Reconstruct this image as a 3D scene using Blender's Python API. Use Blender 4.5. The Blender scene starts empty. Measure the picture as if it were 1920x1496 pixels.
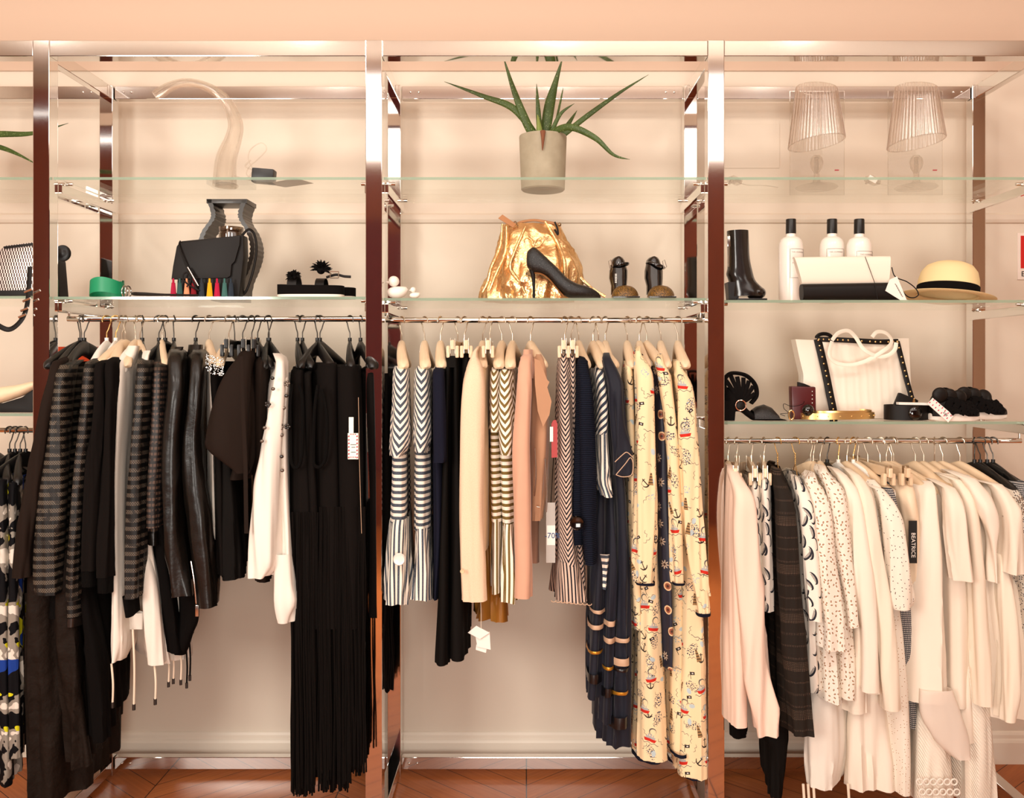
import bpy, bmesh, math, random
from mathutils import Vector, Matrix, noise, Euler
random.seed(7)
PI = math.pi
S = bpy.context.scene
C = S.collection
# ---------------------------------------------------------------- camera
F = 1680.0; CD = 2.65; EYE = 1.41; VX = 986.0; VY = 682.0
cam = bpy.data.cameras.new('camera'); cam.sensor_width = 36; cam.lens = F/1920*36
cam.shift_x = (960-VX)/1920; cam.shift_y = -(748-VY)/1920
cam.clip_start = .05
co = bpy.data.objects.new('camera', cam); C.objects.link(co)
co.location = (0, -CD, EYE); co.rotation_euler = (PI/2, 0, 0); S.camera = co
# ---------------------------------------------------------------- world, lights, exposure
w = bpy.data.worlds.new('world'); S.world = w; w.use_nodes = True
w.node_tree.nodes['Background'].inputs[0].default_value = (1, .85, .7, 1)
w.node_tree.nodes['Background'].inputs[1].default_value = .25
def area(name, loc, aim, size, power, col=(1, .87, .72), sy=None):
    l = bpy.data.lights.new(name, 'AREA'); l.size = size; l.energy = power; l.color = col
    l.shape = 'RECTANGLE' if sy else 'DISK'
    if sy: l.size_y = sy
    o = bpy.data.objects.new(name, l); C.objects.link(o); o.location = loc
    o.rotation_euler = (Vector(aim)-Vector(loc)).to_track_quat('-Z', 'Y').to_euler()
    return o
for i, x in enumerate((-2.6, -1.05, .45, 1.9)):
    area('spot_light', (x-.25, -2.6, 3.55), (x+.1, .3, 1.35), .4, 17, (1, .93, .85))
area('ceiling_light', (0, -2.7, 3.93), (0, -2.7, 0), 5.0, 76, (1, .95, .89), 2.4)
area('clerestory_light', (.75, -5.03, 3.52), (.75, 0, 3.3), 6.4, 58, (1, .95, .90), .72)
area('fill_light', (-2.15, -3.1, 1.75), (.0, 0, .9), .9, 96, (1, .955, .875), 1.3)  # added fill behind the camera, no such lamp in the room
area('fill_light', (.1, -3.45, .95), (.1, 0, .7), 1.1, 72, (1, .955, .875), .9)  # second added fill, set low to brighten the wall under the clothes
for x in (-2.9, .9):
    area('ceiling_fill', (x, -4.3, 3.35), (x, -4.1, 4.0), 2.6, 26, (1, .95, .89), .5)  # added to brighten the ceiling, no fixture known there
S.view_settings.view_transform = 'Standard'; S.view_settings.look = 'None'
S.view_settings.gamma = 1; S.view_settings.use_curve_mapping = False
S.view_settings.exposure = -0.53

# ---------------------------------------------------------------- helpers
def W(px, py, Y=0.0):
    d = Y+CD
    return Vector(((px-VX)/F*d, Y, EYE-(py-VY)/F*d))
def WX(px, Y=0.0): return (px-VX)/F*(Y+CD)
def WZ(py, Y=0.0): return EYE-(py-VY)/F*(Y+CD)
def sg(v, e): return math.copysign(abs(v)**e, v)
class MB:
    def __init__(s): s.v = []; s.f = []; s.uv = []; s.mi = []; s.has = False
    def add(s, vs, fs, uv=None, mi=0):
        b = len(s.v); s.v += [Vector(p) for p in vs]; s.f += [tuple(b+i for i in f) for f in fs]
        s.mi += [mi]*len(fs)
        if uv: s.uv += uv; s.has = True
        else: s.uv += [(p[0], p[2]) for p in vs]
        return s
    def xf(s, M):
        s.v = [M @ p for p in s.v]; return s
    def build(s, name, mats, parent=None, smooth=True, ang=40, origin=None, label=None):
        me = bpy.data.meshes.new(name)
        base = origin if origin is not None else (BASE[parent.name] if parent else s.base())
        me.from_pydata([p-base for p in s.v], [], s.f)
        ul = me.uv_layers.new(name='UVMap')
        li = [0]*len(me.loops); me.loops.foreach_get('vertex_index', li)
        buf = []
        for i in li: buf += s.uv[i]
        ul.data.foreach_set('uv', buf)
        if not isinstance(mats, (list, tuple)): mats = [mats]
        for m in mats: me.materials.append(m)
        me.polygons.foreach_set('material_index', s.mi)
        if smooth:
            me.polygons.foreach_set('use_smooth', [True]*len(me.polygons))
        bm = bmesh.new(); bm.from_mesh(me); bmesh.ops.recalc_face_normals(bm, faces=bm.faces); bm.to_mesh(me); bm.free()
        if smooth: me.set_sharp_from_angle(angle=math.radians(ang))
        me.update()
        o = bpy.data.objects.new(name, me); C.objects.link(o)
        if parent:
            o.parent = parent; o.location = base-BASE[parent.name]
        else: o.location = base
        BASE[o.name] = Vector(base)
        if label: o['label'] = label
        return o
    def base(s):
        n = len(s.v)
        return Vector((sum(p.x for p in s.v)/n, sum(p.y for p in s.v)/n, min(p.z for p in s.v)))
BASE = {}
def tag(o, label=None, cat=None, group=None, kind=None):
    if label:
        o['label'] = label
        assert 4 <= len(label.split()) <= 16, label
    if cat: o['category'] = cat
    if group: o['group'] = group
    if kind: o['kind'] = kind
    return o
def thing(name, label, cat, loc, group=None):
    o = bpy.data.objects.new(name, None); C.objects.link(o); o.location = loc
    o.empty_display_size = .05
    BASE[o.name] = Vector(loc)
    return tag(o, label, cat, group)
def box(mb, lo, hi, bev=0, rot=None, mi=0):
    lo = Vector(lo); hi = Vector(hi); c = (lo+hi)/2; h = (hi-lo)/2
    bm = bmesh.new(); bmesh.ops.create_cube(bm, size=2)
    for v in bm.verts: v.co = Vector((v.co.x*h.x, v.co.y*h.y, v.co.z*h.z))
    if bev: bmesh.ops.bevel(bm, geom=bm.edges[:], offset=bev, segments=2, profile=.6, affect='EDGES')
    R = rot.to_matrix() if rot else Matrix.Identity(3)
    bm.verts.ensure_lookup_table()
    mb.add([c+R @ v.co for v in bm.verts], [[v.index for v in f.verts] for f in bm.faces], mi=mi)
    bm.free(); return mb
def smoothpts(pts, n=6):
    """catmull-rom through tuples"""
    out = []
    P = [tuple(p) for p in pts]
    for i in range(len(P)-1):
        p0 = P[max(i-1, 0)]; p1 = P[i]; p2 = P[i+1]; p3 = P[min(i+2, len(P)-1)]
        for k in range(n):
            t = k/n
            out.append(tuple(.5*((2*b)+(-a+c)*t+(2*a-5*b+4*c-d)*t*t+(-a+3*b-3*c+d)*t**3) for a, b, c, d in zip(p0, p1, p2, p3)))
    out.append(P[-1]); return out
def tube(mb, pts, r, n=10, cap=True, closed=False, mi=0, up=Vector((0, 1, 0)), flat=None):
    """r: float or list; flat: (a,b) multipliers of the section"""
    P = [Vector(p) for p in pts]; m = len(P)
    R = r if isinstance(r, (list, tuple)) else [r]*m
    prev = None; vs = []; fs = []; uv = []; L = 0
    for i, p in enumerate(P):
        if closed: t = P[(i+1) % m]-P[i-1]
        else: t = P[min(i+1, m-1)]-P[max(i-1, 0)]
        if t.length < 1e-9: t = Vector((0, 0, 1))
        t.normalize()
        if prev is None:
            a = up-t*up.dot(t)
            if a.length < 1e-3: a = Vector((1, 0, 0))-t*t.x
        else: a = prev-t*prev.dot(t)
        a.normalize(); prev = a; b = t.cross(a)
        if i: L += (P[i]-P[i-1]).length
        fa, fb = flat or (1, 1)
        for k in range(n):
            th = 2*PI*k/n
            vs.append(p+a*math.cos(th)*R[i]*fa+b*math.sin(th)*R[i]*fb); uv.append((R[i]*th, L))
    seg = m if closed else m-1
    for i in range(seg):
        for k in range(n):
            j = (i+1) % m
            fs.append((i*n+k, i*n+(k+1) % n, j*n+(k+1) % n, j*n+k))
    if cap and not closed:
        fs.append(tuple(range(n))[::-1]); fs.append(tuple((m-1)*n+k for k in range(n)))
    return mb.add(vs, fs, uv, mi)
def loft(mb, rings, cap=(True, True), closed=True, mi=0, uv=None):
    n = len(rings[0]); vs = [p for r in rings for p in r]; fs = []
    kk = n if closed else n-1
    for i in range(len(rings)-1):
        for k in range(kk):
            fs.append((i*n+k, i*n+(k+1) % n, (i+1)*n+(k+1) % n, (i+1)*n+k))
    if cap[0]: fs.append(tuple(range(n))[::-1])
    if cap[1]: fs.append(tuple((len(rings)-1)*n+k for k in range(n)))
    return mb.add(vs, fs, uv, mi)
def lathe(mb, prof, c, n=32, rib=None, mi=0, sx=1, sy=1, cap=(False, False)):
    c = Vector(c); rings = []
    for r, z in prof:
        ring = []
        for k in range(n):
            th = 2*PI*k/n; rr = r*(rib(th) if rib else 1)
            ring.append(c+Vector((math.cos(th)*rr*sx, math.sin(th)*rr*sy, z)))
        rings.append(ring)
    return loft(mb, rings, cap, mi=mi)
def prism(mb, poly, y0, y1, mi=0):
    """poly: list of (x,z)"""
    n = len(poly)
    vs = [Vector((x, y0, z)) for x, z in poly]+[Vector((x, y1, z)) for x, z in poly]
    fs = [tuple(range(n)), tuple(range(n, 2*n))[::-1]]+[(i, (i+1) % n, n+(i+1) % n, n+i) for i in range(n)]
    return mb.add(vs, fs, mi=mi)
def ell(mb, c, r, n=16, m=10, mi=0, rot=None, e=1.0):
    R = rot.to_matrix() if rot else Matrix.Identity(3); c = Vector(c)
    rings = []
    for i in range(m+1):
        ph = -PI/2+PI*i/m
        rings.append([c+R @ Vector((r[0]*sg(math.cos(ph), e)*sg(math.cos(2*PI*k/n), e)+0, r[1]*sg(math.cos(ph), e)*sg(math.sin(2*PI*k/n), e), r[2]*sg(math.sin(ph), e))) for k in range(n)])
    return loft(mb, rings, (True, True), mi=mi)
def copy_tree(o, parent=None):
    c = o.copy(); C.objects.link(c)
    BASE[c.name] = BASE[o.name].copy()
    if parent: c.parent = parent
    for ch in list(o.children): copy_tree(ch, c)
    return c
def text_mb(s, size, origin, M=None, depth=.0004):
    cu = bpy.data.curves.new('t', 'FONT'); cu.body = s; cu.size = size; cu.extrude = depth; cu.resolution_u = 3
    cu.align_x = 'CENTER'
    o = bpy.data.objects.new('t', cu); C.objects.link(o)
    bpy.context.view_layer.update()
    me = o.to_mesh()
    R = M or Euler((PI/2, 0, 0)).to_matrix()
    mb = MB(); mb.add([Vector(origin)+R @ v.co for v in me.vertices], [tuple(p.vertices) for p in me.polygons])
    o.to_mesh_clear(); bpy.data.objects.remove(o); bpy.data.curves.remove(cu)
    return mb

# ---------------------------------------------------------------- materials
def lin(h):
    if isinstance(h, str):
        h = h.lstrip('#'); h = h if len(h) == 6 else ''.join(x*2 for x in h)
        c = [int(h[i:i+2], 16)/255 for i in (0, 2, 4)]
        return tuple((x/12.92 if x <= .04045 else ((x+.055)/1.055)**2.4) for x in c)+(1,)
    return tuple(h)+(1,)
class NT:
    def __init__(s, m): s.t = m.node_tree
    def n(s, typ, ins=None, **kw):
        nd = s.t.nodes.new('ShaderNode'+typ)
        for k, v in kw.items(): setattr(nd, k, v)
        for k, v in (ins or {}).items():
            if isinstance(v, bpy.types.NodeSocket): s.t.links.new(v, nd.inputs[k])
            else: nd.inputs[k].default_value = v
        return nd
    def m(s, op, a, b=0.0, c=None):
        i = {0: a, 1: b}
        if c is not None: i[2] = c
        return s.n('Math', i, operation=op).outputs[0]
    def mix(s, f, a, b):
        nd = s.n('Mix', data_type='RGBA')
        for k, v in ((0, f), (6, a), (7, b)):
            if isinstance(v, bpy.types.NodeSocket): s.t.links.new(v, nd.inputs[k])
            else: nd.inputs[k].default_value = v
        return nd.outputs[2]
    def uv(s):
        q = s.n('SeparateXYZ', {0: s.n('TexCoord').outputs['UV']})
        return q.outputs[0], q.outputs[1]
    def uvv(s): return s.n('TexCoord').outputs['UV']
    def obj(s): return s.n('TexCoord').outputs['Object']
    def noise(s, vec, scale, detail=3, rough=.5):
        return s.n('TexNoise', {'Vector': vec, 'Scale': scale, 'Detail': detail, 'Roughness': rough}).outputs[0]
    def less(s, a, b): return s.m('LESS_THAN', a, b)
    def gr(s, a, b): return s.m('GREATER_THAN', a, b)
    def AND(s, *a):
        r = a[0]
        for x in a[1:]: r = s.m('MULTIPLY', r, x)
        return r
    def OR(s, *a):
        r = a[0]
        for x in a[1:]: r = s.m('MAXIMUM', r, x)
        return r
    def frac(s, a): return s.m('FRACT', a)
    def per(s, a, p): return s.m('FRACT', s.m('DIVIDE', a, p))
    def cells(s, cell, off=(0, 0), rnd=.75, rot=True):
        """local metric coordinates inside scattered cells of size `cell`; returns x, y, random"""
        mp = s.n('Mapping', {0: s.uvv(), 1: (off[0], off[1], 0)})
        v = s.n('TexVoronoi', {'Vector': mp.outputs[0], 'Scale': 1/cell, 'Randomness': rnd}, voronoi_dimensions='2D')
        d = s.n('VectorMath', {0: mp.outputs[0], 1: v.outputs['Position']}, operation='SUBTRACT').outputs[0]
        rs = s.n('SeparateColor', {0: v.outputs['Color']})
        if rot:
            a = s.m('MULTIPLY', s.m('SUBTRACT', rs.outputs[1], .5), rot if isinstance(rot, float) else 6.28)
            d = s.n('VectorRotate', {'Vector': d, 'Angle': a}, rotation_type='Z_AXIS').outputs[0]
        q = s.n('SeparateXYZ', {0: d})
        return q.outputs[0], q.outputs[1], rs.outputs[0]
    def circ(s, x, y, cx, cy, r, ax=1, ay=1):
        a = s.m('DIVIDE', s.m('SUBTRACT', x, cx), ax); b = s.m('DIVIDE', s.m('SUBTRACT', y, cy), ay)
        return s.less(s.m('ADD', s.m('MULTIPLY', a, a), s.m('MULTIPLY', b, b)), r*r)
    def rect(s, x, y, x0, x1, y0, y1): return s.AND(s.gr(x, x0), s.less(x, x1), s.gr(y, y0), s.less(y, y1))
def M(name, col='#808080', rough=.8, metal=0, sheen=0, fn=None, bump=None, coat=0, spec=.5, sub=0, trans=0, rfn=None, vary=.0, alpha=None):
    m = bpy.data.materials.new(name); m.use_nodes = True; t = m.node_tree
    b = t.nodes['Principled BSDF']; b.inputs['Base Color'].default_value = lin(col)
    b.inputs['Roughness'].default_value = rough; b.inputs['Metallic'].default_value = metal
    b.inputs['Specular IOR Level'].default_value = spec
    b.inputs['Coat Weight'].default_value = coat; b.inputs['Coat Roughness'].default_value = .08
    b.inputs['Sheen Weight'].default_value = sheen; b.inputs['Sheen Roughness'].default_value = .4
    b.inputs['Transmission Weight'].default_value = trans
    q = NT(m); c = None
    if fn: c = fn(q)
    if vary:
        nz = q.noise(q.obj(), 9, 4)
        k = q.m('ADD', q.m('MULTIPLY', nz, vary*2), 1-vary)
        cc = q.n('VectorMath', {0: c if c is not None else lin(col)[:3], 'Scale': k}, operation='SCALE').outputs[0]
        c = cc
    if c is not None: t.links.new(c, b.inputs['Base Color'])
    if rfn: t.links.new(rfn(q), b.inputs['Roughness'])
    if alpha is not None:
        if callable(alpha): t.links.new(alpha(q), b.inputs['Alpha'])
        else: b.inputs['Alpha'].default_value = alpha
    if bump:
        if callable(bump): h = bump(q); d = .001; st = .6
        else:
            sc, st, d = bump; h = q.noise(q.obj(), sc, 4)
        bn = q.n('Bump', {'Height': h, 'Strength': st, 'Distance': d})
        t.links.new(bn.outputs[0], b.inputs['Normal'])
    return m
def stripes(ca, cb, period, duty, axis='v', chev=0, heather=0):
    def fn(q):
        u, v = q.uv()
        a = v if axis == 'v' else u
        if chev: a = q.m('SUBTRACT', v, q.m('MULTIPLY', q.m('PINGPONG', u, .045), chev))
        f = q.less(q.per(a, period), duty)
        A = lin(ca)
        if heather:
            A = q.mix(q.gr(q.noise(q.uvv(), 900, 2), .55), lin(ca), lin(heather))
        return q.mix(f, lin(cb), A)
    return fn
def meshband(q, period=.0225, wid=.52, light='#6a5e50', vertical_gap=None):
    u, v = q.uv()
    band = q.less(q.per(v, period), wid)
    z = q.m('ADD', q.m('DIVIDE', v, .0075), q.m('PINGPONG', q.m('DIVIDE', u, .0032), 1.0))
    zig = q.gr(q.frac(z), .52)
    dens = q.gr(q.noise(q.uvv(), 26, 2), .42)
    f = q.AND(band, zig, q.m('ADD', q.m('MULTIPLY', dens, .75), .25))
    return q.mix(f, lin('#0b0a09'), lin(light))

chrome = M('chrome', (.80, .785, .76), .06, 1)
chrome_soft = M('satin chrome', (.8, .78, .74), .16, 1)
brass_hook = M('nickel hook wire', (.62, .53, .42), .28, 1)
dark_hook = M('dark hook wire', (.10, .09, .08), .35, 1)
goldm = M('gold wire', (.85, .55, .22), .22, 1)
wood_h = M('pale beech wood', '#e3c39b', .42, fn=lambda q: q.mix(q.noise(q.n('Mapping', {0: q.obj(), 3: (60, 6, 10)}).outputs[0], 3), lin('#ecd2b2'), lin('#d9b993')), coat=.2)
black_pl = M('black plastic', '#0d0b0a', .38)
white_pl = M('white plastic', '#f1ebe2', .35)
def glassmat(name, tint, edge, glossmix=1.0):
    m = bpy.data.materials.new(name); m.use_nodes = True; t = m.node_tree; t.nodes.clear(); q = NT(m)
    out = q.n('OutputMaterial'); tr = q.n('BsdfTransparent', {0: tint}); gl = q.n('BsdfGlossy', {0: (1, 1, 1, 1), 1: .02})
    g = q.n('NewGeometry'); dt = q.m('ABSOLUTE', q.n('VectorMath', {0: g.outputs['Normal'], 1: g.outputs['Incoming']}, operation='DOT_PRODUCT').outputs['Value'])
    f = q.m('MULTIPLY', q.m('ADD', .04, q.m('MULTIPLY', q.m('POWER', q.m('SUBTRACT', 1, dt), 5), .8)), glossmix)
    mx = q.n('MixShader', {0: f, 1: tr.outputs[0], 2: gl.outputs[0]})
    t.links.new(mx.outputs[0], out.inputs[0]); return m
glass_face = glassmat('clear shelf glass', (.975, .99, .975, 1), None, .55)
def edgemat():
    m = bpy.data.materials.new('green glass edge'); m.use_nodes = True; t = m.node_tree; t.nodes.clear(); q = NT(m)
    out = q.n('OutputMaterial'); tr = q.n('BsdfTransparent', {0: (.75, .92, .82, 1)}); d = q.n('BsdfTranslucent', {0: lin('#b4d9c4')}); d2 = q.n('BsdfDiffuse', {0: lin('#b9d8c2')}); gl = q.n('BsdfGlossy', {0: (.85, 1, .92, 1), 1: .1})
    a = q.n('MixShader', {0: .5, 1: d.outputs[0], 2: d2.outputs[0]}); b = q.n('MixShader', {0: .25, 1: a.outputs[0], 2: gl.outputs[0]}); c = q.n('MixShader', {0: .25, 1: b.outputs[0], 2: tr.outputs[0]})
    t.links.new(c.outputs[0], out.inputs[0]); return m
glass_edge = edgemat()
film = glassmat('clear film packaging', (.955, .95, .94, 1), None, .22)
def acryl():
    m = bpy.data.materials.new('clear acrylic'); m.use_nodes = True; t = m.node_tree; t.nodes.clear(); q = NT(m)
    out = q.n('OutputMaterial'); tr = q.n('BsdfTransparent', {0: (.965, .955, .94, 1)}); gl = q.n('BsdfGlass', {0: (1, .98, .96, 1), 'Roughness': .02, 'IOR': 1.3}); lw = q.n('LayerWeight', {0: .45}); df = q.n('BsdfTranslucent', {0: (.95, .88, .8, 1)})
    a = q.n('MixShader', {0: .22, 1: tr.outputs[0], 2: gl.outputs[0]})
    b = q.n('MixShader', {0: q.m('MULTIPLY', lw.outputs['Facing'], .16), 1: a.outputs[0], 2: df.outputs[0]})
    t.links.new(b.outputs[0], out.inputs[0]); return m
acrylic = acryl()

def chevfloor(q):
    p = q.n('SeparateXYZ', {0: q.n('NewGeometry').outputs['Position']})
    x, y = p.outputs[0], p.outputs[1]
    col = q.m('FLOOR', q.m('DIVIDE', x, .62)); pp = q.m('PINGPONG', x, .62)
    t = q.m('SUBTRACT', y, q.m('MULTIPLY', pp, .85)); pk = q.m('DIVIDE', t, .115); idx = q.m('FLOOR', pk)
    w1 = q.n('TexWhiteNoise', {0: q.n('CombineXYZ', {0: q.m('FLOOR', q.m('DIVIDE', x, .62)), 1: idx}).outputs[0]}, noise_dimensions='3D').outputs[0]
    gr = q.noise(q.n('CombineXYZ', {0: q.m('MULTIPLY', pp, 3), 1: q.m('MULTIPLY', t, 45), 2: w1}).outputs[0], 2, 5, .6)
    c = q.mix(gr, lin('#85401c'), lin('#cb7a40'))
    c = q.mix(q.m('MULTIPLY', w1, .5), c, lin('#a3562a'))
    gap = q.OR(q.less(q.frac(pk), .03), q.less(q.per(x, .62), .006))
    return q.mix(gap, c, lin('#2a0e05'))
floor_m = M('chevron parquet', rough=.38, fn=chevfloor, coat=.0, spec=.2)
wall_m = M('cream wall paint', '#e3d5c3', .62, bump=(180, .08, .001))
wall_up = M('shade-toned wall paint', '#d2b7a1', .8)
ceil_m = M('ceiling paint', '#efdfcc', .9)
trim_m = M('white skirting paint', '#ecdfce', .45)
def woodfn(a, b):
    return lambda q: q.mix(q.noise(q.n('Mapping', {0: q.obj(), 3: (3, 3, .4)}).outputs[0], 4, 5), lin(a), lin(b))
mahog = M('mahogany panelling', rough=.4, fn=woodfn('#5c2410', '#8c4020'))
burg = M('burgundy panel', '#5e0f16', .5)

# ---------------------------------------------------------------- setting
def struct(name, mb, m, smooth=False):
    o = mb.build(name, m, smooth=smooth); o['kind'] = 'structure'; return o
WALLY = .52
struct('floor', box(MB(), (-4.6, -5.3, -.06), (4.6, WALLY+.2, 0)), floor_m)
struct('wall_back', box(MB(), (-4.6, WALLY, 0), (4.6, WALLY+.1, 4.0)), wall_m)
struct('upper_wall_shade', box(MB(), (-4.6, WALLY-.006, 2.445), (4.6, WALLY, 4.0)), wall_up)  # spotlight cutoff painted in as a darker tone above the lit wall
struct('ceiling', box(MB(), (-4.6, -5.3, 4.0), (4.6, WALLY+.1, 4.08)), ceil_m)
struct('wall_left', box(MB(), (-4.7, -5.3, 0), (-4.6, WALLY, 4.0)), wall_m)
struct('wall_right', box(MB(), (4.6, -5.3, 0), (4.7, WALLY, 4.0)), wall_m)
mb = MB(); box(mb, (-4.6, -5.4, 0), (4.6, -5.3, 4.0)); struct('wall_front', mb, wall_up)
mb = MB(); box(mb, (-4.6, -5.3, 0), (-2.5, -5.1, 3.8)); box(mb, (-2.5, -5.3, 0), (2.9, -5.12, 3.1)); struct('trim_2', mb, mahog)
mb = MB(); box(mb, (-1.8, -5.12, .5), (-.9, -5.08, 2.65)); box(mb, (.3, -5.12, .9), (.8, -5.08, 2.2)); struct('trim_3', mb, burg)
mb = MB()
# skirting with a stepped profile, and the dado moulding behind the top shelves
prof = [(0, 0), (-.016, 0), (-.016, .075), (-.013, .083), (-.009, .088), (-.009, .10), (-.005, .108), (0, .112)]
def wall_profile(prof, z):
    rings = [[Vector((x, WALLY+p[0], z+p[1])) for p in prof] for x in (-4.6, 4.6)]
    return loft(MB(), rings)
struct('baseboard_back', wall_profile([(a, b) for a, b in prof], 0), trim_m)
struct('trim_4', wall_profile([(0, 0), (-.008, .004), (-.012, .014), (-.012, .030), (-.006, .036), (0, .038)], 1.905), wall_m)

# ---------------------------------------------------------------- rack frame
PX = [-2.42, -1.434, -.450, .563, 1.548]
RY = .12; PW = .0245
rack = thing('display_rack', 'polished chrome shelving frame with tall posts and hanging rails along the wall', 'clothes rack', (0, .2, 0))
def bpart(name, lo, hi, parent=rack, m=chrome, bev=.002):
    return box(MB(), lo, hi, bev).build(name, m, parent, smooth=False)
for x in PX:
    bpart('post', (x-PW, 0, 0), (x+PW, .05, 2.368))
    bpart('post', (x-PW+.002, .41, 0), (x+PW-.002, .455, 2.363))
    bpart('top_side_beam', (x-.013, .05, 2.318), (x+.013, .41, 2.362))
    bpart('bottom_side_beam', (x-.02, .05, .012), (x+.02, .41, .05))
for a, b in zip(PX, PX[1:]):
    bpart('top_beam', (a+PW, .001, 2.320), (b-PW, .049, 2.367))
    bb = bpart('back_beam', (a+PW, .42, 2.317), (b-PW, .453, 2.361))
    for x in (a+.055, a+.083, b-.083, b-.055):
        m = MB(); ell(m, (x, .42, 2.341), (.0045, .003, .0045), 10, 6); m.build('screw', chrome_soft, bb)
    bb = bpart('bottom_beam', (a+PW, .42, .020), (b-PW, .450, .062))
    for x in (a+.05, a+.078):
        m = MB(); ell(m, (x, .42, .041), (.0045, .003, .0045), 10, 6); m.build('screw', chrome_soft, bb)
ZT = 1.966; ZM = [1.612, 1.610, 1.606, 1.600]; ZL = {0: 1.262, 3: 1.238}
def side_bracket(x, side, z):
    """chrome arm running front to back under a glass shelf, with glass clips"""
    xx = x+side*.030
    br = bpart('shelf_bracket', (xx-.006, .05, z-.042), (xx+.006, .41, z-.014))
    for y in (.085, .36):
        m = MB(); tube(m, [(xx-.022, y, z-.008), (xx+.022, y, z-.008)], .0055, 12); tube(m, [(xx, y-.016, z-.011), (xx, y+.016, z-.011)], .004, 8)
        m.build('shelf_clip', chrome, br)
glab = {}
def shelf(x0, x1, z, label):
    t = .008
    lo = Vector((x0+.026, .02, z-t)); hi = Vector((x1-.026, .405, z))
    mb = MB(); box(mb, lo, hi)
    # faces: keep top/bottom clear, sides green
    nf = []
    for i, f in enumerate(mb.f):
        nz = abs((mb.v[f[1]]-mb.v[f[0]]).cross(mb.v[f[2]]-mb.v[f[0]]).normalized().z)
        mb.mi[i] = 1 if nz < .5 and abs(sum(mb.v[j].y for j in f)/4-lo.y) < .001 else 0
    o = mb.build('glass_shelf', [glass_face, glass_edge], smooth=False)
    tag(o, label, 'shelf', 'glass shelves of the rack')
bays = list(zip(PX, PX[1:]))
names = ['far left', 'left', 'middle', 'right']
for i, (a, b) in enumerate(bays):
    shelf(a, b, ZT, ['top glass shelf at the far left edge carrying long pointed leaves', 'top glass shelf carrying the clear arched acrylic horn', 'top glass shelf carrying the potted aloe', 'top glass shelf carrying the two clear ribbed lamps'][i])
    shelf(a, b, ZM[i], ['glass shelf at the far left carrying the woven metallic bag', 'glass shelf carrying the black flap bag and green belt', 'glass shelf carrying the gold bucket bag', 'glass shelf carrying the ankle boot and white bottles'][i])
    for z in [ZT, ZM[i]]:
        side_bracket(a, 1, z); side_bracket(b, -1, z)
    if i in ZL:
        shelf(a, b, ZL[i], 'low glass shelf at far left carrying the cream hat' if i == 0 else 'low glass shelf carrying the white studded tote')
        side_bracket(a, 1, ZL[i]); side_bracket(b, -1, ZL[i])
RZ = {}
def rail(i, z, zs):
    a, b = bays[i]; RZ[i] = z
    x0 = a+.022; x1 = b-.022
    m = MB(); tube(m, [(x0-.004, RY, z), (x1+.004, RY, z)], .0085, 16, flat=(1.0, 1.0))
    o = m.build('hanging_rail', chrome, rack)
    for x in (x0, x1):
        m = MB(); tube(m, [(x, RY, z-.004), (x, RY, zs-.03)], .004, 10); ell(m, (x, RY, zs-.032), (.009, .009, .009), 12, 8); m.build('rail_hanger', chrome, o)
rail(0, WZ(806, RY), ZL[0]); rail(1, WZ(598, RY), ZM[1]); rail(2, WZ(600, RY), ZM[2]); rail(3, WZ(826, RY), ZL[3])
# ---------------------------------------------------------------- hangers
def hook_pts(drop=.07, r=.0145):
    pts = []
    cz = .0105-r+.0
    for k in range(15):
        a = math.radians(205-k*17.5)
        pts.append((0, math.cos(a)*r, cz+math.sin(a)*r))
    pts += [(0, .006, -.030), (0, .0005, -.042), (0, 0, -.055), (0, 0, -drop)]
    return pts
def hook(root, mat, drop=.07, r=.0019):
    m = MB(); tube(m, smoothpts(hook_pts(drop), 3), r, 8, up=Vector((1, 0, 0)))
    return m.build('hook', mat, root)
def curved_body(L=.165, t0=.013, t1=.019, h0=.022, h1=.012, z0=-.084, dropz=.060):
    rings = []
    for i in range(33):
        s = -1+2*i/32; a = abs(s); z = z0-dropz*a**1.3
        tx = t0+(t1-t0)*a; hz = h0+(h1-h0)*a
        if a > .9: k = math.sqrt(max(.02, 1-((a-.9)/.1)**2)); tx *= k; hz *= k
        rings.append([Vector((tx*sg(math.cos(2*PI*k/14), .8)+.012*a*a, s*L, z+hz*sg(math.sin(2*PI*k/14), .8))) for k in range(14)])
    return loft(MB(), rings)
PROTO = {}
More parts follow.
